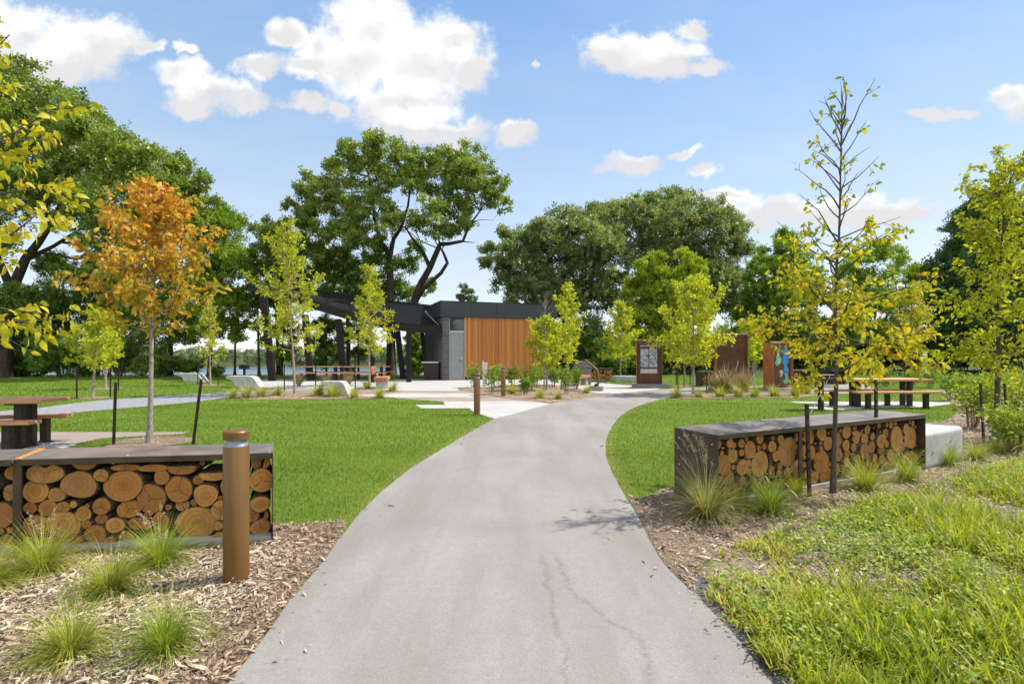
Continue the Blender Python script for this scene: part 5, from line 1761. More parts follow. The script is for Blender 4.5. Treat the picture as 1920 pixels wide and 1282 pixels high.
OAKS = 'mature oaks around the pavilion'
big_tree('oak_tree', 'huge spreading oak filling the left edge, dark limb rising behind the orange maple', 'tree', 30,
         [([(8, 712), (14, 600), (30, 525), (48, 485), (72, 455), (100, 412), (132, 350), (140, 300), (165, 245)], .36, .07),
          ([(48, 487, 0), (100, 462, .6), (150, 430, 1), (200, 395, 1.4)], .15, .04), ([(22, 545), (-10, 470, -.6), (-30, 380, -1), (-20, 280, -1.2)], .24, .06),
          ([(100, 412), (180, 360, .5), (250, 330, .8), (320, 320, 1)], .11, .03)],
         [(20, 180, 62), (75, 200, 55), (30, 260, 65), (130, 225, 50), (95, 280, 65), (180, 245, 48), (160, 315, 70), (235, 285, 48), (235, 350, 62), (300, 310, 46), (305, 375, 58), (350, 340, 36),
          (350, 395, 42), (15, 350, 65), (-60, 210, 80), (-70, 330, 85), (90, 375, 55), (180, 400, 55), (260, 430, 45), (330, 440, 42), (375, 370, 26), (210, 455, 40), (-50, 440, 60), (20, 135, 40)],
         'oak_leaf', .36, .82, .30, OAKS, seed=2, fill=.45)
big_tree('poplar_tree', 'bright green slender tree behind the orange maple, right of the huge oak', 'tree', 31.5,
         [([(392, 712), (398, 600), (400, 500), (405, 420)], .13, .03), ([(398, 560), (430, 500), (445, 450)], .06, .02)],
         [(405, 400, 32), (385, 440, 40), (425, 430, 36), (410, 490, 46), (375, 520, 36), (440, 500, 34), (400, 560, 46), (437, 560, 30), (380, 620, 26), (415, 620, 34), (447, 420, 16), (365, 460, 24)],
         'fresh_leaf', .26, .8, .4, 'trees by the lake shore', seed=3)
big_tree('oak_tree', 'tall central oak with forked leaning trunks rising behind the pavilion roof', 'tree', 36,
         [([(733, 712), (733, 570), (731, 500), (730, 478), (715, 455), (702, 410), (699, 370), (690, 330)], .34, .06),
          ([(731, 480), (738, 448), (752, 428), (765, 386), (772, 330)], .19, .05),
          ([(772, 712, .5), (778, 560, .5), (790, 530, .3), (806, 502, 0), (820, 470, -.3), (825, 458, -.3), (842, 457, -.4), (868, 452, -.5), (880, 422, -.5), (900, 396, -.5)], .33, .05),
          ([(806, 502, 0), (792, 470, .4), (774, 448, .6), (759, 425, .6)], .17, .05),
          ([(779, 565, .6), (795, 540, -.4), (827, 512, -.8), (839, 493, -.8), (832, 475, -.9), (828, 468, -.9)], .19, .07),
          ([(868, 453, -.5), (890, 455, -.6)], .05, .02), ([(880, 422, -.5), (898, 412, -.5), (925, 413, -.5)], .035, .012),
          ([(690, 500, .8), (672, 492, 1), (640, 470, 1.2), (620, 455, 1.2)], .10, .03), ([(700, 560, 1.5), (685, 480, 1.5), (672, 430, 1.5)], .10, .03)],
         [(650, 298, 34), (685, 285, 34), (720, 282, 36), (690, 330, 46), (760, 298, 32), (790, 305, 34), (830, 300, 34), (868, 298, 32), (905, 305, 28), (905, 340, 32), (870, 350, 40), (930, 350, 22),
          (925, 378, 26), (945, 382, 18), (820, 345, 44), (760, 350, 44), (625, 335, 32), (595, 345, 28), (605, 375, 34), (645, 385, 42), (577, 352, 22), (700, 400, 44), (850, 400, 38), (800, 405, 36),
          (570, 398, 26), (545, 388, 18), (595, 425, 36), (650, 440, 40), (550, 430, 24), (560, 460, 32), (620, 480, 36), (690, 455, 34), (865, 425, 22), (830, 440, 26), (750, 420, 30)],
         'oak_leaf', .33, .70, .28, OAKS, seed=4, sig=.19, fill=.4)
big_tree('oak_tree', 'lower leafy oak between the leaning pavilion column and the central oak trunk', 'tree', 39,
         [([(655, 714), (652, 600), (648, 540), (640, 490)], .2, .05)],
         [(630, 500, 38), (680, 510, 36), (600, 520, 34), (650, 550, 42), (610, 565, 36), (700, 555, 34), (760, 500, 26), (780, 470, 20), (740, 545, 34), (770, 555, 24), (585, 480, 30), (800, 540, 20), (715, 490, 30)],
         'fresh_leaf2', .32, .7, .3, OAKS, seed=5)
big_tree('oak_tree', 'dark tree above the high left tip of the pavilion roof', 'tree', 37,
         [([(523, 714), (520, 620), (517, 540), (515, 470)], .17, .05)],
         [(500, 430, 26), (520, 450, 34), (490, 475, 30), (530, 495, 36), (495, 520, 34), (545, 520, 28), (510, 560, 36), (475, 500, 20), (560, 530, 26), (480, 550, 24)],
         'oak_leaf', .32, .9, .4, OAKS, seed=6)
big_tree('oak_tree', 'broad grey-green oak behind the cedar wall, left of the two distant oaks', 'tree', 46,
         [([(1068, 712), (1062, 620), (1050, 560), (1030, 500)], .42, .10), ([(1060, 600), (1000, 560, -1), (960, 520, -1.5)], .2, .05), ([(1055, 570), (1110, 500, 1), (1140, 450, 1)], .22, .05)],
         [(960, 440, 26), (975, 465, 34), (925, 470, 22), (930, 495, 26), (975, 500, 44), (950, 540, 32), (1015, 440, 36), (1030, 475, 52), (1060, 425, 38), (1100, 412, 32), (1090, 455, 50), (1030, 535, 50),
          (985, 560, 40), (1095, 510, 52), (1140, 440, 34), (1145, 485, 46), (1060, 570, 45), (1110, 565, 45), (1150, 540, 40), (1000, 590, 30), (910, 490, 12), (1130, 410, 26)],
         'oak_leaf2', .40, .80, .3, OAKS, seed=7, fill=.45)
big_tree('oak_tree', 'tallest distant oak behind the map sign with rounded grey-green crown', 'tree', 51,
         [([(1285, 712), (1282, 620), (1275, 560), (1260, 480)], .42, .10), ([(1280, 600), (1330, 540), (1370, 480)], .22, .05)],
         [(1125, 400, 26), (1160, 398, 30), (1200, 388, 32), (1190, 430, 42), (1240, 382, 32), (1270, 378, 30), (1245, 425, 48), (1300, 392, 34), (1335, 405, 34), (1300, 440, 48), (1365, 425, 30), (1385, 440, 24),
          (1355, 470, 46), (1390, 480, 26), (1210, 480, 46), (1270, 490, 48), (1330, 520, 48), (1380, 530, 38), (1230, 540, 45), (1300, 560, 45), (1370, 575, 40)],
         'oak_leaf2', .42, .80, .3, OAKS, seed=8, fill=.45)
YG = 'young bright trees behind the signs'
big_tree('maple_tree', 'bright green tree behind the map sign, between cedar wall and signs', 'tree', 37,
         [([(1222, 712), (1222, 600), (1220, 500)], .14, .03)],
         [(1228, 482, 18), (1215, 510, 28), (1245, 520, 28), (1195, 545, 30), (1235, 560, 36), (1190, 590, 32), (1220, 600, 38), (1255, 600, 34), (1200, 640, 34), (1245, 640, 34), (1175, 620, 22)],
         'lime_leaf', .30, .9, .4, YG, 'oak_bark', seed=9)
big_tree('maple_tree', 'tall narrow lime green tree rising behind the yellow sapling at the path bend', 'tree', 36,
         [([(1296, 712), (1294, 600), (1290, 480)], .12, .03)],
         [(1285, 478, 18), (1300, 500, 22), (1275, 520, 22), (1305, 535, 24), (1285, 555, 24), (1315, 570, 24), (1270, 580, 24), (1300, 600, 28)],
         'lime_leaf', .28, .85, .4, YG, 'oak_bark', seed=10)
big_tree('maple_tree', 'round mid-green tree behind the tall blank steel slab', 'tree', 41,
         [([(1458, 712), (1460, 600), (1462, 480)], .18, .04)],
         [(1468, 450, 24), (1450, 475, 30), (1490, 480, 28), (1430, 510, 32), (1475, 515, 38), (1515, 520, 26), (1420, 555, 34), (1465, 565, 42), (1510, 565, 34), (1430, 605, 38), (1485, 615, 42), (1400, 590, 24), (1440, 650, 36), (1500, 650, 34), (1390, 630, 26)],
         'fresh_leaf3', .32, 1.0, .4, YG, 'oak_bark', seed=11)
big_tree('locust_tree', 'feathery light green tree behind the big yellow sapling', 'tree', 40,
         [([(1642, 712), (1640, 600), (1638, 500)], .15, .04), ([(1640, 620), (1690, 560), (1710, 500)], .09, .03)],
         [(1640, 470, 26), (1610, 490, 26), (1670, 480, 26), (1585, 520, 26), (1630, 530, 36), (1690, 510, 28), (1720, 520, 24), (1600, 570, 36), (1660, 575, 40), (1710, 570, 32), (1560, 560, 22), (1740, 550, 16), (1620, 620, 36), (1680, 625, 36), (1730, 610, 26), (1570, 610, 26)],
         'fresh_leaf', .28, .7, .4, YG, 'oak_bark', seed=12)
big_tree('spruce_tree', 'dark evergreen mass behind the right-hand yellow sapling', 'tree', 38,
         [([(1850, 712), (1850, 600), (1850, 400)], .3, .06)],
         [(1860, 372, 30), (1835, 405, 34), (1880, 405, 38), (1805, 425, 26), (1800, 460, 34), (1850, 460, 50), (1905, 450, 48), (1775, 500, 34), (1820, 520, 50), (1885, 520, 54), (1770, 550, 34), (1830, 580, 54), (1900, 590, 54), (1780, 610, 42), (1850, 640, 48), (1930, 520, 50), (1950, 420, 50), (1790, 660, 36), (1910, 660, 46)],
         'dark_leaf', .34, 1.1, .3, None, 'oak_bark', seed=13)
big_tree('poplar_tree', 'tiny far tree poking above the charcoal roof', 'tree', 85,
         [([(870, 712), (870, 600), (870, 560)], .2, .05)], [(868, 538, 8), (874, 552, 13), (862, 560, 12), (882, 562, 12), (872, 580, 16)], 'far_leaf', .45, .8, .4, None, seed=14)

# trees with visible thin trunks along the lake bank
LK = 'thin trees along the lake bank'
thin = [(112, 33, 'slim leaning tree in the thicket behind the left lawn', [(110, 712), (108, 620), (118, 540), (125, 480)], [(100, 500, 30), (135, 520, 34), (90, 560, 36), (140, 585, 36), (70, 600, 30), (120, 630, 30)], 'under_leaf', .9, 21),
        (205, 34, 'dark leafy tree behind the small yellow-green sapling on the left lawn', [(205, 712), (208, 620), (200, 540)], [(190, 500, 32), (225, 520, 36), (180, 560, 36), (215, 585, 40), (250, 560, 32), (190, 625, 36), (240, 630, 36)], 'under_leaf', 1.0, 22),
        (318, 33, 'thick trunked tree between orange maple and the farthest curled seat', [(318, 712), (320, 640), (326, 560), (330, 500)], [(300, 520, 32), (345, 530, 32), (320, 575, 36), (355, 590, 28), (285, 585, 34), (300, 625, 30), (340, 630, 24)], 'under_leaf', .9, 23),
        (440, 32, 'thin bare-stemmed tree left of the small black grill', [(440, 714), (441, 640), (446, 580)], [(440, 560, 22), (455, 590, 20), (430, 600, 20), (445, 635, 14)], 'fresh_leaf', .6, 24),
        (486, 32, 'thin tree just left of the tall leaning pavilion column', [(486, 712), (484, 620), (482, 550), (480, 500)], [(478, 540, 22), (492, 570, 20), (470, 580, 18), (485, 610, 16), (462, 610, 14), (495, 640, 12)], 'oak_leaf', .6, 25),
        (528, 33, 'thin tree under the high end of the pavilion roof', [(528, 712), (530, 640), (535, 580)], [(535, 600, 22), (520, 625, 18), (545, 650, 22), (530, 670, 18), (555, 625, 16)], 'under_leaf', .7, 26),
        (612, 35, 'leafy tree seen between the first pavilion columns', [(612, 714), (612, 640), (610, 590)], [(605, 605, 22), (625, 620, 24), (600, 645, 24), (622, 660, 24), (640, 640, 18), (605, 680, 18)], 'under_leaf', .8, 27),
        (672, 35, 'tree behind the middle pavilion column', [(672, 714), (672, 650), (668, 600)], [(665, 620, 20), (680, 640, 20), (668, 665, 20)], 'under_leaf', .7, 28),
        (731, 34, 'broad dark trunk standing behind the pavilion tables', [(733, 716), (733, 660), (733, 600)], [(725, 600, 14), (745, 610, 14)], 'oak_leaf', .5, 29),
        (785, 33, 'bushy tree between the last pavilion columns', [(785, 714), (785, 670), (785, 630)], [(780, 640, 18), (790, 660, 20), (776, 680, 20), (793, 695, 16), (770, 655, 14)], 'fresh_leaf3', .9, 30),
        (50, 31.5, 'big shaded trunk with dense leaves at the left frame edge', [(28, 714), (28, 620), (30, 560)], [(20, 560, 34), (60, 575, 34), (30, 610, 34), (70, 625, 30), (-20, 590, 40)], 'under_leaf', 1.0, 31)]
for i, (px, D, lab, tr, pf, mt, dn, sd) in enumerate(thin):
    big_tree('lakeside_tree', lab, 'tree', D, [(tr, .42 if i in (8, 10) else .2 if i == 2 else .09, .03)], pf, mt, .24, dn, .5, LK, seed=sd, fill=.5)

# thickets: shrubs of the wood edge, each one its own plant
def wild_shrub(px, py, r, D, label, mat, seed, group, leaf=.22, dens=1.1):
    rng = np.random.default_rng(seed)
    z = H((px - 960) / FOC * D, D)
    root = thing('wild_shrub', label, 'shrub', ((px - 960) / FOC * D, D, z), 0, group)
    R = r * D / FOC
    top = P(px, py - r, D).z
    h = max(.8, top - z)
    P_, N_, T_ = [], [], []
    for k in range(5):
        c = np.array([root.location.x + rng.uniform(-.5, .5) * R, D + rng.uniform(-.6, .6) * R, z + h * rng.uniform(.28, .68)])
        rr = R * rng.uniform(.5, .75)
        n = int(dens * 3.0 * math.pi * rr * rr / (leaf * leaf * .42))
        a, b, t = clumps(c, np.array([rr, rr, min(h * .42, rr * 1.2)]), n, rng)
        P_.append(a); N_.append(b); T_.append(t)
    pos, nr, tn = np.concatenate(P_), np.concatenate(N_), np.concatenate(T_)
    ok = (pos[:, 2] > z + .02) & (pos[:, 2] < z + h * 1.12)
    leaf_obj('foliage', pos[ok], nr[ok], leaf * rng.uniform(.6, 1.2, ok.sum()), .5 + tn[ok] + rng.normal(0, .17, ok.sum()), M[mat], root, origin=np.array(root.location))
    m = MB()
    for k in range(7):
        e = Vector((rng.uniform(-.6, .6) * R, rng.uniform(-.5, .5) * R, h * rng.uniform(.5, .8)))
        m.tube([(e.x * .15, e.y * .15, -.05), (e.x * .5, e.y * .5, e.z * .5), e], [.03, .02, .008], 4)
    m.build('stem', M['stem'], root)
WS = 'wild shrubs along the wood edge'
spots = [(-40, 660, 60, 'under_leaf'), (30, 668, 50, 'under_leaf'), (75, 690, 30, 'fresh_leaf'), (120, 675, 42, 'fresh_leaf2'), (165, 690, 28, 'under_leaf'), (225, 672, 42, 'under_leaf'), (262, 690, 24, 'under_leaf'), (300, 682, 32, 'under_leaf'),
         (350, 695, 22, 'fresh_leaf3'), (410, 700, 16, 'under_leaf'), (-130, 640, 80, 'under_leaf')]
desc = ['at the far left edge of the thicket', 'under the huge oak', 'low and bright at the thicket foot', 'round and fresh green behind the picnic table', 'low before the dark tree', 'dark behind the small lawn sapling',
        'low left of the orange maple trunk', 'right of the orange maple trunk', 'pale, beside the farthest curled seat', 'small, between the two lawn seats', 'outermost under the huge oak']
for i, (px, py, r, mt) in enumerate(spots):
    wild_shrub(px, py, r, 30.5 + (i % 3) * .7, 'wild shrub ' + desc[i], mt, 40 + i, WS)
spots = [(1055, 660, 50, 'under_leaf', 44), (1100, 640, 55, 'under_leaf', 45), (1135, 675, 42, 'fresh_leaf2', 41), (1170, 660, 48, 'under_leaf', 44), (1215, 680, 38, 'under_leaf', 43), (1260, 660, 50, 'dark_leaf', 45), (1310, 670, 45, 'dark_leaf', 43),
         (1350, 650, 55, 'under_leaf', 46), (1400, 672, 42, 'dark_leaf', 43), (1440, 665, 48, 'under_leaf', 44), (1490, 668, 46, 'dark_leaf', 43), (1540, 650, 55, 'under_leaf', 45), (1580, 672, 40, 'under_leaf', 43), (1630, 660, 48, 'dark_leaf', 44),
         (1680, 668, 40, 'under_leaf', 44), (1718, 672, 32, 'pale_leaf', 44), (1760, 660, 44, 'dark_leaf', 43), (1810, 665, 48, 'dark_leaf', 42), (1870, 655, 55, 'dark_leaf', 42), (1935, 650, 60, 'dark_leaf', 41), (1000, 660, 45, 'under_leaf', 43)]
desc = ['behind the right end of the cedar wall', 'tall, above the small log wall', 'lighter green, behind the bent steel sign', 'behind the low grey bench', 'behind the map sign', 'dark, between map sign and path sapling', 'dark, behind the path bend sapling',
        'tall, behind the blank slab', 'dark, right of the blank slab', 'behind the lake map slab', 'dark, behind the group grill', 'tall, behind the yellow sapling', 'low, behind the right picnic table', 'dark, over the picnic table end',
        'left of the white post', 'silvery, just beside the white post', 'dark, right of the white post', 'dark, under the evergreen', 'dark, behind the right sapling trunk', 'outermost dark one at the right frame edge', 'half hidden by the building']
for i, (px, py, r, mt, D) in enumerate(spots):
    wild_shrub(px, py, r, D, 'wood edge shrub ' + desc[i], mt, 70 + i, WS, .30, 1.0)

# ------------------------------------------------------------------ saplings
def sapling(name, label, loc, height, cb, prof, mat, bark='sap_bark', leaf=.09, nb=40, per=40, seed=1, up=(28, 62), droop=.5, tr=.035, tmpl=RHOMB, lean=(0, 0), group='planted saplings',
            twig=.35, leafp=(.18, 1.0), dens=lambda t: 1.0, bare_top=0, spread=.0, tone=lambda t: .5, lean_curve=None, elong=1.0):
    rng = np.random.default_rng(seed)
    root = thing(name, label, 'tree', loc, 0, group)
    m = MB()
    K = 14
    tp = []
    for i in range(K + 1):
        t = i / K
        wob = Vector((mnoise.noise(Vector((t * 3 + seed, 0, 1))), mnoise.noise(Vector((t * 3 + seed, 5, 1))), 0)) * .04 * height * t * .6
        l = Vector((lean[0] * t, lean[1] * t, 0)) if lean_curve is None else Vector(lean_curve(t))
        tp.append(Vector((0, 0, height * t - (.03 if i == 0 else 0))) + wob + l)
    m.tube(tp, [tr * (1 - .86 * (i / K) ** .8) + (tr * .35 if i == 0 else 0) for i in range(K + 1)], 8)
    def at(h):
        q = min(max(h / height * K, 0), K - 1e-4); i = int(q); return tp[i].lerp(tp[i + 1], q - i)
    pos, dr, tv = [], [], []
    ga = rng.uniform(0, 6.28)
    def put(p, d, t, k):
        for _ in range(k):
            pos.append(p + Vector(rng.normal(0, leaf * .38, 3)))
            dd = d * .8 + Vector(rng.normal(size=3)) * .75 + Vector((0, 0, -droop))
            dr.append(dd.normalized()); tv.append(t)
    for b in range(nb):
        t = (b + rng.uniform(0, .9)) / nb
        h = cb + (height * .97 - cb) * t
        ga += 2.399 + rng.uniform(-.5, .5)
        el = math.radians(up[0] + (up[1] - up[0]) * t + rng.uniform(-9, 9))
        R = prof(t) * rng.uniform(.72, 1.12)
        if R < .04: continue
        L = R / max(.25, math.cos(el))
        L = min(L, height * .5, max(.12, (height * 1.02 - h) / max(.2, math.sin(el))))
        d = Vector((math.cos(ga) * math.cos(el), math.sin(ga) * math.cos(el), math.sin(el)))
        s0 = at(h)
        line = [s0]
        for i in range(1, 6):
            d = (d + Vector(rng.normal(0, .15, 3)) + Vector((0, 0, spread * .1))).normalized()
            line.append(line[-1] + d * (L / 5))
        br = min(tr * .42, .004 + L * .0085)
        m.tube(line, [br * (1 - .8 * i / 5) for i in range(6)], 5)
        n = max(2, int(per * dens(t) * (L / (prof(.15) + .2)) ** 1.0))
        ntw = max(2, int(n / 9))
        for k in range(ntw):
            f = rng.uniform(leafp[0], 1.0)
            q = f * 5; i = min(int(q), 4); p0 = line[i].lerp(line[i + 1], q - i)
            td = (d * .7 + Vector(rng.normal(size=3)) * .8).normalized()
            tl = twig * L * (1.15 - .6 * f) * rng.uniform(.5, 1.1)
            p1 = p0 + td * tl
            if tl > .05: m.tube([p0, p0.lerp(p1, .5) + Vector((0, 0, .02 * tl)), p1], [br * .35, br * .28, .0012], 3, 0, False)
            kk = max(1, int(n / ntw))
            for e in range(kk):
                g = rng.uniform(.1, 1.05)
                put(p0.lerp(p1, g), td, t, 1)
    m.build('trunk', M[bark], root, smooth=80)
    pos = np.array([tuple(p) for p in pos]); ax = np.array([tuple(d) for d in dr]); tv = np.array(tv)
    n = len(pos)
    upv = RNG.normal(0, .45, (n, 3)); upv[:, 2] += 1
    ax, sd, nm = frames(ax, np.cross(upv, ax) * -1)
    nrm = np.cross(ax, sd)
    s = np.sign(nm[:, 2]); s[s == 0] = 1
    nm = nm * s[:, None]; sd = np.cross(nm, ax)
    rnd = np.clip(np.array([tone(t) for t in tv]) + rng.normal(0, .2, n), 0, 1)
    sz = leaf * rng.uniform(.6, 1.25, n)
    S = np.column_stack([sz * elong, sz, sz])
    mass_mesh('crown', pos, ax, sd, nm, S, rnd, tmpl[0], tmpl[1], M[mat], root)
    return root

def cone(r0, pw=.8, low=.2):       # pyramidal profile, narrower at the very base
    return lambda t: r0 * (1 - t) ** pw * (.7 + .3 * min(1, t / low)) * 1.05 + .05
YS = 'yellow-green saplings'
def hgt(px, py_base, py_top):
    d = G(px, py_base).y
    return (py_base - py_top) * d / FOC
def rpx(px, py_base, r):
    return r * G(px, py_base).y / FOC
SAP = []
# the orange maple
sapling('maple_sapling', 'orange maple sapling with pale grey trunk on the left lawn', G(280, 830), hgt(280, 830, 358), hgt(280, 830, 630),
        lambda t: rpx(280, 830, 128) * (.70 + .30 * min(1, t / .18)) * (1 - max(0, (t - .18) / .82) ** 1.1 * .82), 'maple_leaf', 'sap_bark', .100, 60, 104, 5, (26, 74), .55, .047, LEAF, (.10, 0), 'planted saplings', .30,
        tone=lambda t: .22 + .44 * t)
# tree leaning in from outside the left edge
sapling('dogwood_sapling', 'yellow-leaved branches reaching in from beyond the left frame edge', Vector((-4.35, 3.55, 0)), 4.0, 1.55,
        lambda t: 1.36 * (1 - t * .5), 'amber_leaf', 'dark_sap_bark', .085, 54, 74, 8, (12, 55), .75, .03, LEAF, (.05, 0), 'planted saplings', .34, (.25, 1.0), tone=lambda t: .45)
# tall thin sapling in front of the right log wall
def d_c(t): return 1.5 if t < .28 else (max(.15, 1.5 - (t - .28) * 6))
sapling('dogwood_sapling', 'tall golden sapling with sparse bare top before the long right log wall', G(1562, 925), hgt(1562, 925, 172), hgt(1562, 925, 715),
        lambda t: rpx(1562, 925, 178) * (.75 + .25 * min(1, t / .12)) * (1 - 1.9 * max(0, min(t, .5) - .2) - .62 * max(0, t - .5)) + .03, 'gold_leaf', 'dark_sap_bark', .064, 54, 118, 12, (6, 68), .7, .028, LEAF, (.10, .0), 'planted saplings', .34, (.2, 1.0), d_c,
        tone=lambda t: .54 - .52 * t)
sapling('dogwood_sapling', 'yellow-green sapling at the right edge among the bank shrubs', G(1868, 818), hgt(1868, 818, 300), hgt(1868, 818, 700),
        lambda t: rpx(1868, 818, 118) * (.7 + .3 * min(1, t / .2)) * (1 - t * .70), 'citron_leaf', 'dark_sap_bark', .080, 60, 150, 14, (8, 55), .6, .050, LEAF, (.12, 0), 'planted saplings', .40, tone=lambda t: .45)
# birch-like saplings around the plaza
for (px, pb, pt, pc, r, lab, sd, nb, per, ln) in (
        (553, 738, 415, 660, 78, 'yellow-green sapling before the high end of the pavilion', 20, 52, 106, -.35),
        (693, 722, 500, 665, 52, 'yellow-green sapling in grass tufts before the middle of the pavilion', 21, 48, 95, 0),
        (1300, 739, 520, 695, 76, 'bright yellow sapling at the path bend left of the blank slab', 22, 50, 149, 0),
        (1163, 714, 566, 680, 46, 'light green sapling between bent sign and map sign', 23, 42, 115, 0),
        (1064, 722, 535, 680, 48, 'narrow tall sapling behind the shrub bed near the cedar wall end', 24, 46, 106, 0),
        (1025, 731, 600, 695, 46, 'yellow sapling covering the white letters on the cedar wall', 25, 39, 144, 0),
        (173, 747, 585, 695, 52, 'small leaning yellow-green sapling on the left lawn', 26, 39, 89, .22),
        (198, 729, 600, 690, 42, 'sapling with pale trunk standing behind the leaning lawn sapling', 27, 34, 69, 0),
        (394, 722, 560, 680, 28, 'thin sparse sapling between the two curled lawn seats', 28, 34, 43, 0),
        (1283, 725, 590, 690, 34, 'sapling half hidden behind the bright path bend sapling', 29, 33, 86, 0),
        (1404, 722, 600, 690, 34, 'pale sapling between the blank slab and the lake map slab', 30, 34, 86, 0),
        (1708, 716, 540, 668, 62, 'golden sapling behind the right picnic table', 31, 42, 115, 0)):
    d = G(px, pb).y
    sapling('birch_sapling', lab, G(px, pb), hgt(px, pb, pt), hgt(px, pb, pc), cone(rpx(px, pb, r), .85), 'gold_leaf' if px == 1708 else 'birch_leaf', 'birch_bark' if px in (553, 693, 173, 198, 394) else 'sap_bark',
            .078 + .0016 * d, nb, per, sd, (24, 70), .15, .05, RHOMB, (ln, 0), YS, .22, tone=lambda t: .40, elong=1.15)
# dead twigs above the sapling at the letters
m = MB(); r_ = thing('bare_shrub', 'leafless twiggy sapling top before the fascia at the cedar wall end', 'tree', G(1020, 732))
s = G(1020, 732).y / FOC
rr = random.Random(4)
m.tube([(0, 0, 0), (.02, 0, 60 * s), (.05, 0, 120 * s), (.03, 0, 180 * s)], [.03, .024, .016, .004], 6)
for i in range(26):
    z = rr.uniform(95, 165) * s; a = rr.uniform(0, 6.28); L = rr.uniform(20, 52) * s
    p0 = Vector((.04, 0, z)); p1 = p0 + Vector((math.cos(a) * L * .55, math.sin(a) * L * .55, L * .7))
    m.tube([p0, p0.lerp(p1, .5) + Vector((0, 0, -.03)), p1], [.009, .006, .002], 4)
m.build('trunk', M['sap_bark'], r_)

# ------------------------------------------------------------------ stakes beside the saplings
def make_stake(loc, h, label, tilt=0.0, w=.045):
    r = thing('tree_stake', label, 'stake', loc, 0, 'brown steel stakes beside saplings')
    m = MB()
    m.box((0, 0, h / 2), (w, .006, h)); m.box((0, .0155, h / 2), (.006, .025, h - .004))
    for i in range(int(h / .09)):
        m.box((0, -.008, .05 + i * .09), (.016, .010, .02))
    m.build('post', M['stake'], r)
    r.rotation_euler = (0, tilt, .2)
    return r
st0 = make_stake(G(213, 833), hgt(213, 833, 717), 'brown stake left of the orange maple', .03)
def stake(px, pb, pt, label, tilt=0, rot=.2):
    s = dup(st0, G(px, pb), None, label)
    s.rotation_euler = (0, tilt, rot); s.scale = (1, 1, hgt(px, pb, pt) / hgt(213, 833, 717))
    return s
stake(362, 833, 710, 'leaning brown stake right of the orange maple', .115)
sA = stake(1519, 932, 757, 'notched stake left of the golden sapling before the log wall', -.05, .5)
stake(1646, 892, 712, 'tall stake right of the golden sapling before the log wall', -.03, .5)
stake(1846, 832, 718, 'stake left of the right edge sapling', -.10, .4)
stake(1891, 812, 717, 'leaning stake right of the right edge sapling', -.13, .4)
for (px, pb, pt, lab) in ((144, 748, 690, 'stake left of the leaning lawn sapling'), (207, 745, 688, 'stake right of the leaning lawn sapling'), (222, 733, 690, 'stake by the pale trunked lawn sapling'),
                          (371, 722, 678, 'stake left of the thin sparse lawn sapling'), (409, 723, 682, 'stake right of the thin sparse lawn sapling'), (533, 734, 683, 'stake left of the sapling before the high pavilion end'),
                          (592, 738, 683, 'stake right of the sapling before the high pavilion end'), (666, 729, 670, 'stake left of the sapling before the pavilion middle'), (715, 727, 682, 'stake beside the cedar bench with backrest'),
                          (1271, 740, 688, 'stake left of the bright path bend sapling'), (1325, 738, 690, 'stake right of the bright path bend sapling'), (1178, 716, 688, 'stake beside the light green sapling by the map sign'),
                          (1052, 731, 686, 'stake in the shrub bed by the narrow tall sapling'), (1294, 722, 690, 'stake by the half hidden path bend sapling'), (1268, 722, 688, 'stake behind the path bend bed')):
    stake(px, pb, pt, lab)
# tie wires from two saplings to their stakes
def wire(stk, p, q):
    m = MB(); m.tube([p, q], .0035, 4)
    o = m.build('tie_wire', M['pale_metal'])
    o.parent = stk; o.matrix_parent_inverse = Matrix.Translation(stk.location).inverted() @ Matrix.Identity(4)
    R = (Matrix.Translation(stk.location) @ stk.rotation_euler.to_matrix().to_4x4() @ Matrix.Diagonal((*stk.scale, 1)))
    o.matrix_parent_inverse = R.inverted()
wire(sA, P(1519, 775, G(1519, 932).y), P(1556, 705, G(1562, 925).y))

# ------------------------------------------------------------------ planted shrubs
def shrub(loc, h, w, label, seed, leaf=.07, n=420, group='planted shrubs in mulch', mat='shrub_leaf', leg=.35, stems=7):
    rng = np.random.default_rng(seed)
    r = thing('planted_shrub', label, 'shrub', loc, 0, group)
    m = MB(); pos, ax, = [], []
    for i in range(stems):
        a = rng.uniform(0, 6.28); R = w * .5 * rng.uniform(.3, 1)
        top = Vector((math.cos(a) * R, math.sin(a) * R, h * rng.uniform(.75, 1)))
        b = Vector((math.cos(a) * .06, math.sin(a) * .06, 0))
        mid = b.lerp(top, .5) + Vector((-math.cos(a) * R * .15, -math.sin(a) * R * .15, 0))
        m.tube([b, mid, top], [.009, .007, .003], 5)
        k = int(n / stems)
        for j in range(k):
            f = leg + (1 - leg) * rng.random() ** .8
            p = (b.lerp(mid, f * 2) if f < .5 else mid.lerp(top, f * 2 - 1)) + Vector(rng.normal(0, w * .11, 3))
            pos.append(tuple(p)); ax.append((math.cos(a) * .5 + rng.normal(0, .7), math.sin(a) * .5 + rng.normal(0, .7), rng.normal(.15, .5)))
    m.build('stem', M['stem'], r)
    pos, ax = np.array(pos), np.array(ax)
    pos[:, 2] = np.clip(pos[:, 2], .04, None)
    up = rng.normal(0, .5, (len(pos), 3)); up[:, 2] += 1
    ax, sd, nm = frames(ax, np.cross(up, ax) * -1)
    s = np.sign(nm[:, 2]); s[s == 0] = 1; nm = nm * s[:, None]; sd = np.cross(nm, ax)
    sz = leaf * rng.uniform(.6, 1.2, len(pos))
    mass_mesh('foliage', pos, ax, sd, nm, sz, np.clip(.5 + rng.normal(0, .22, len(pos)), 0, 1), *LEAF, M[mat], r)
    return r
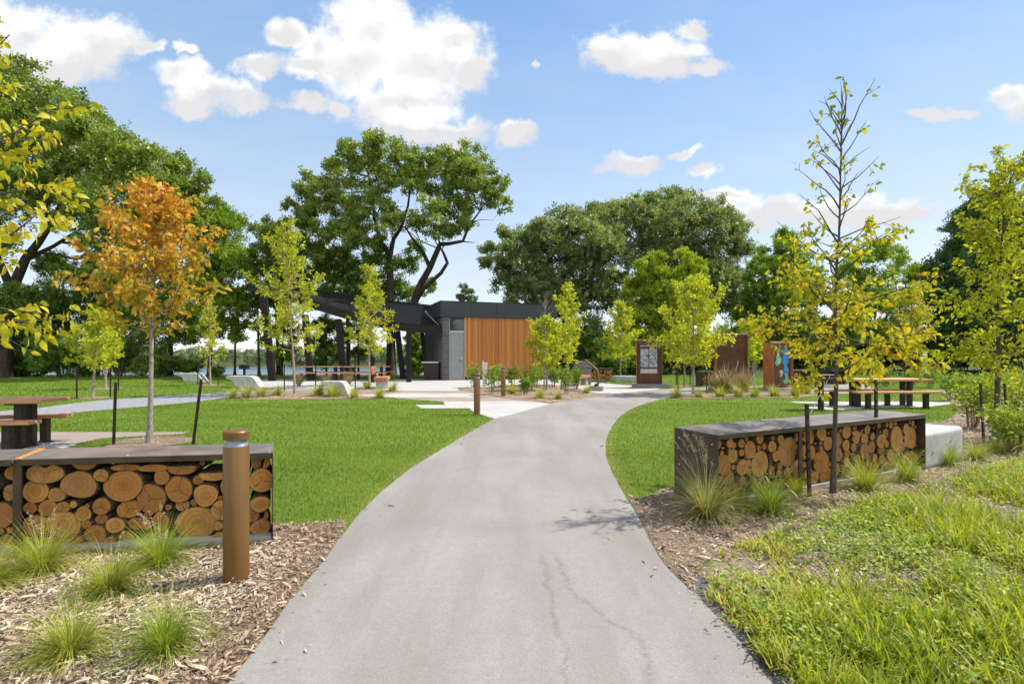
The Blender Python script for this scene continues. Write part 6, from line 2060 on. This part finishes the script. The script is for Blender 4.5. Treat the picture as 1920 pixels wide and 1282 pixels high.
def shrub_px(px, pb, pt, wpx, label, seed, **k):
    d = G(px, pb).y
    return shrub(G(px, pb), (pb - pt) * d / FOC * k.pop('hs', 1), wpx * d / FOC, label, seed, leaf=k.pop('leaf', .06 + d * .0018), **k)
for i, (px, pb, pt, w, lab) in enumerate(((886, 727, 683, 30, 'rounded shrub behind the lawn corner bollard'), (921, 740, 682, 34, 'leggy shrub between the bollards, left of the farthest one'), (938, 728, 684, 24, 'upright shrub just behind the farthest bollard'),
        (961, 726, 681, 24, 'shrub against the cedar wall right of the farthest bollard'), (994, 734, 686, 38, 'broad shrub before the middle of the cedar wall'), (1009, 727, 680, 22, 'shrub below the white letters'),
        (1037, 727, 686, 26, 'dark shrub right of the sapling at the letters'), (1062, 739, 687, 32, 'reddish shrub in the middle of the island bed'), (1080, 730, 690, 22, 'small shrub left of the cedar bench by the bin'), (985, 740, 708, 18, 'low shrub at the front of the island bed'))):
    shrub_px(px, pb, pt, w, lab, 100 + i, n=380)
for i, (px, pb, pt, w, lab) in enumerate(((1822, 803, 688, 90, 'tall glossy shrub left of the right edge sapling'), (1780, 752, 685, 46, 'reddish upright shrub at the far end of the bank'), (1900, 800, 690, 100, 'big shrub right of the leaning stake'),
        (1850, 772, 690, 60, 'shrub behind the right edge sapling trunk'), (1955, 790, 680, 110, 'shrub cut by the right frame edge'), (1900, 850, 745, 80, 'low leafy shrub at the right edge before the sapling'), (1805, 745, 686, 36, 'slim shrub behind the reddish one on the bank'),
        (1880, 745, 682, 60, 'shrub high on the bank under the evergreen'), (1744, 727, 688, 34, 'thin wispy shrub on the far lawn by the white post'),
        (1660, 725, 690, 34, 'round shrub behind the middle of the right picnic table'), (1708, 726, 690, 30, 'shrub behind the right end of the picnic table'), (1640, 722, 694, 26, 'small shrub behind the picnic table, leftmost of the three'))):
    shrub_px(px, pb, pt, w, lab, 130 + i, n=900 if w > 55 else 420, stems=12 if w > 55 else 8, group='planted shrubs on the right bank', mat='shrub_leaf2' if i in (0, 2, 4, 5, 7) else 'shrub_leaf', hs=.85)


# ------------------------------------------------------------------ ornamental grass tufts
def tuft_mesh(name, n, L, spread, mat, seed, width=.0042, bend=(.5, 1.2)):
    rng = np.random.default_rng(seed)
    ang = rng.uniform(0, 2 * math.pi, n)
    r0 = .06 * np.sqrt(rng.random(n))
    lean = np.abs(rng.normal(0, spread, n))
    out = np.column_stack([np.cos(ang), np.sin(ang), np.zeros(n)])
    pos = out * r0[:, None]
    ax = out * lean[:, None] + np.array([0, 0, 1]) + rng.normal(0, .08, (n, 3))
    ax = unit(ax)
    nm = unit(out * -1 + ax * (out * ax).sum(1)[:, None])
    nm = -unit(out - ax * (out * ax).sum(1)[:, None]) * -1
    sd = np.cross(nm, ax)
    ln = L * rng.uniform(.5, 1.12, n)
    S = np.column_stack([ln, np.full(n, width), -ln * rng.uniform(*bend, n) * 1.0])
    T, F = blade_tmpl(5, .42)
    # drop of the blade towards the ground as well as outwards
    o = mass_mesh(name, pos, ax, sd, nm, S, np.clip(rng.normal(.48, .22, n), 0, 1), T, F, M[mat])
    me = o.data
    co = np.empty(len(me.vertices) * 3, np.float32); me.vertices.foreach_get('co', co); co = co.reshape(-1, 3)
    K = len(T); t = np.tile(np.array([q[0] for q in T]), n)
    dr = np.repeat(ln * rng.uniform(.10, .42, n) * (.4 + lean), K) * t ** 2.4
    co[:, 2] = np.maximum(co[:, 2] - dr, .004)
    me.vertices.foreach_set('co', co.ravel()); me.update()
    return o
def seed_heads(parent, n, L, seed, lean=.35, dirn=None):
    rng = random.Random(seed)
    for i in range(n):
        a = rng.uniform(0, 6.28) if dirn is None else dirn + rng.uniform(-.7, .7)
        l = L * rng.uniform(.7, 1.1); k = rng.uniform(.15, 1) * lean
        p0 = Vector((0, 0, 0)); p1 = Vector((math.cos(a) * k * l * .4, math.sin(a) * k * l * .4, l * .6)); p2 = Vector((math.cos(a) * k * l, math.sin(a) * k * l, l * (1 - .25 * k)))
        m = MB()
        m.tube([p0, p0.lerp(p1, .5) + Vector((0, 0, .02)), p1, p1.lerp(p2, .55) + Vector((0, 0, .015)), p2], [.0014, .0013, .0012, .001, .0006], 3, 0, False)
        d = (p2 - p1).normalized()
        for j in range(30):
            f = rng.random() ** .8
            base = p2 - d * (.17 * f)
            e = base + Vector((rng.gauss(0, 1), rng.gauss(0, 1), rng.gauss(0, 1) + .5)).normalized() * rng.uniform(.006, .012 + .032 * f)
            q = (e - base).normalized(); sd = q.orthogonal().normalized() * rng.uniform(.002, .0035)
            tp = e + q * rng.uniform(.006, .012)
            m.add([base, e + sd, tp, e - sd], [(0, 1, 2, 3)], 1)
        m.build('seed_head', [M['weed_stalk'], M['seed']], parent)
TG = 'ornamental grass tufts'
def tuft_thing(loc, label, n, L, spread, mat, seed, heads=0, hl=.6, hdir=None, width=.0042, hlean=.5):
    r = thing('grass_tuft', label, 'ornamental grass', loc, seed * 1.3, TG)
    b = tuft_mesh('blades', n, L, spread, mat, seed, width); b.parent = r
    if heads: seed_heads(r, heads, hl, seed + 50, hlean, hdir)
    return r
protoA = tuft_thing(G(78, 1072), 'bright tuft before the log wall bay, upper left one of the chip bed', 760, .60, .85, 'tuft', 1, 4, .62)
protoB = tuft_thing(G(300, 1062), 'green tuft with airy seed heads at the foot of the near log wall', 680, .58, .80, 'tuft_green', 2, 8, .62)
protoC = tuft_thing(G(205, 1112), 'wide spreading tuft in the middle of the chip bed', 760, .54, 1.05, 'tuft', 3, 4, .50)
protoD = tuft_thing(G(1325, 972), 'large tuft with feathery seed heads at the dark end of the right log wall', 900, .66, .75, 'tuft_tan', 4, 14, .92, math.pi - .4, .0046, .75)
dup(protoC, G(132, 1226), 2.0, 'pale spreading tuft at the lower left of the chip bed', scale=.66)
dup(protoB, G(310, 1222), 1.1, 'low green tuft nearest the camera in the chip bed', scale=.64)
dup(protoA, G(-25, 1106), 3.3, 'tuft cut by the left frame edge', scale=.70)
for q_ in (protoA, protoB, protoC, protoD): q_.scale = (.74, .74, .70) if q_ is not protoD else (.86, .86, .86)
far_t = [(1442, 962, protoB, 1.05, 'dense green tuft before the right log wall, left of the notched stake'), (1487, 925, protoA, .75, 'yellowish tuft beside the notched stake at the log wall foot'), (1622, 918, protoA, 1.0, 'spreading tuft right of the golden sapling trunk'),
         (1700, 903, protoB, .95, 'tuft below the tall stake before the right log wall'), (1668, 880, protoC, .9, 'pale tuft half behind the tall stake'), (1778, 872, protoB, .85, 'tuft before the curved concrete bench'), (1830, 862, protoA, .80, 'tuft right of the curved concrete bench'),
         (1905, 842, protoA, .95, 'large tuft near the right frame edge below the shrubs'), (1740, 868, protoC, .8, 'wispy tuft where log wall meets concrete bench'), (1870, 850, protoC, .8, 'wispy tuft between the two right edge stakes'), (1385, 950, protoC, .8, 'blond tuft between the two large ones at the right log wall')]
for i, (px, py, pr_, sc, lab) in enumerate(far_t):
    dup(pr_, G(px, py), i * 1.7 + .4, lab, scale=sc * .82)
farA = tuft_thing(G(625, 744), 'bright tuft in front of the curled seat by the pavilion', 320, .66, .85, 'tuft', 11, 0, width=.012)
farB = tuft_thing(G(462, 746), 'brownish tuft at the end of the gravel path', 300, .64, .85, 'tuft_tan', 12, 0, width=.012)
for i, (px, py, pr_, sc, lab) in enumerate(((598, 742, farA, 1.0, 'tuft left of the curled seat by the pavilion'), (664, 746, farA, .8, 'tuft right of the curled seat foot'), (712, 746, farA, .8, 'tuft below the cedar bench with backrest'),
        (736, 734, farA, .9, 'tuft at the right side of the cedar bench'), (688, 729, farA, .8, 'tuft at the foot of the sapling before the pavilion middle'), (490, 744, farB, .9, 'tan tuft second along the gravel path end'), (520, 742, farA, .8, 'yellow tuft by the stake at the gravel path end'),
        (436, 746, farB, .8, 'brown tuft at the lawn edge of the gravel path'), (1012, 747, farA, .8, 'yellow tuft at the front of the island bed'), (1046, 748, farB, .7, 'tan tuft at the front right of the island bed'), (960, 738, farA, .9, 'tuft beside the farthest bollard'),
        (1100, 737, farA, .7, 'low tuft at the tip of the island bed'), (1268, 745, farB, .9, 'dark leaning tuft at the path bend'), (1350, 744, farA, .9, 'tuft in the bed left of the blank slab'), (1385, 744, farB, 1.0, 'tan tuft before the blank slab'),
        (1415, 744, farA, .9, 'yellow tuft right of the blank slab'), (1452, 743, farA, .9, 'tuft before the lake map slab'), (1490, 742, farB, .9, 'tan tuft left of the group grill'), (1512, 738, farA, .9, 'yellow-green tuft below the group grill'), (1310, 745, farA, .7, 'small tuft at the foot of the path bend sapling'))):
    dup(pr_, G(px, py), i * 2.1, lab, scale=sc)
tall = thing('feather_grass', 'tall pinkish feather grass hiding the left foot of the blank slab', 'ornamental grass', G(1358, 736), 0, 'tall feather grasses')
b = tuft_mesh('blades', 200, 1.0, .30, 'tuft_tan', 21, .012); b.parent = tall
b = tuft_mesh('plume_sprays', 90, 1.25, .32, 'straw', 22, .035); b.parent = tall; b.name = 'plume_sprays'
for i, (px, py, lab, sc) in enumerate(((1395, 735, 'tall feather grass hiding the right foot of the blank slab', .95), (1376, 737, 'tall feather grass before the middle of the blank slab', .8), (1340, 735, 'feather grass just left of the blank slab', .7), (652, 724, 'thin brown feather grass behind the curled seat', .7), (560, 725, 'brown feather grass before the pavilion column', .6), (612, 724, 'brown feather grass under the pavilion edge', .6))):
    dup(tall, G(px, py), i * 1.1, lab, scale=sc)
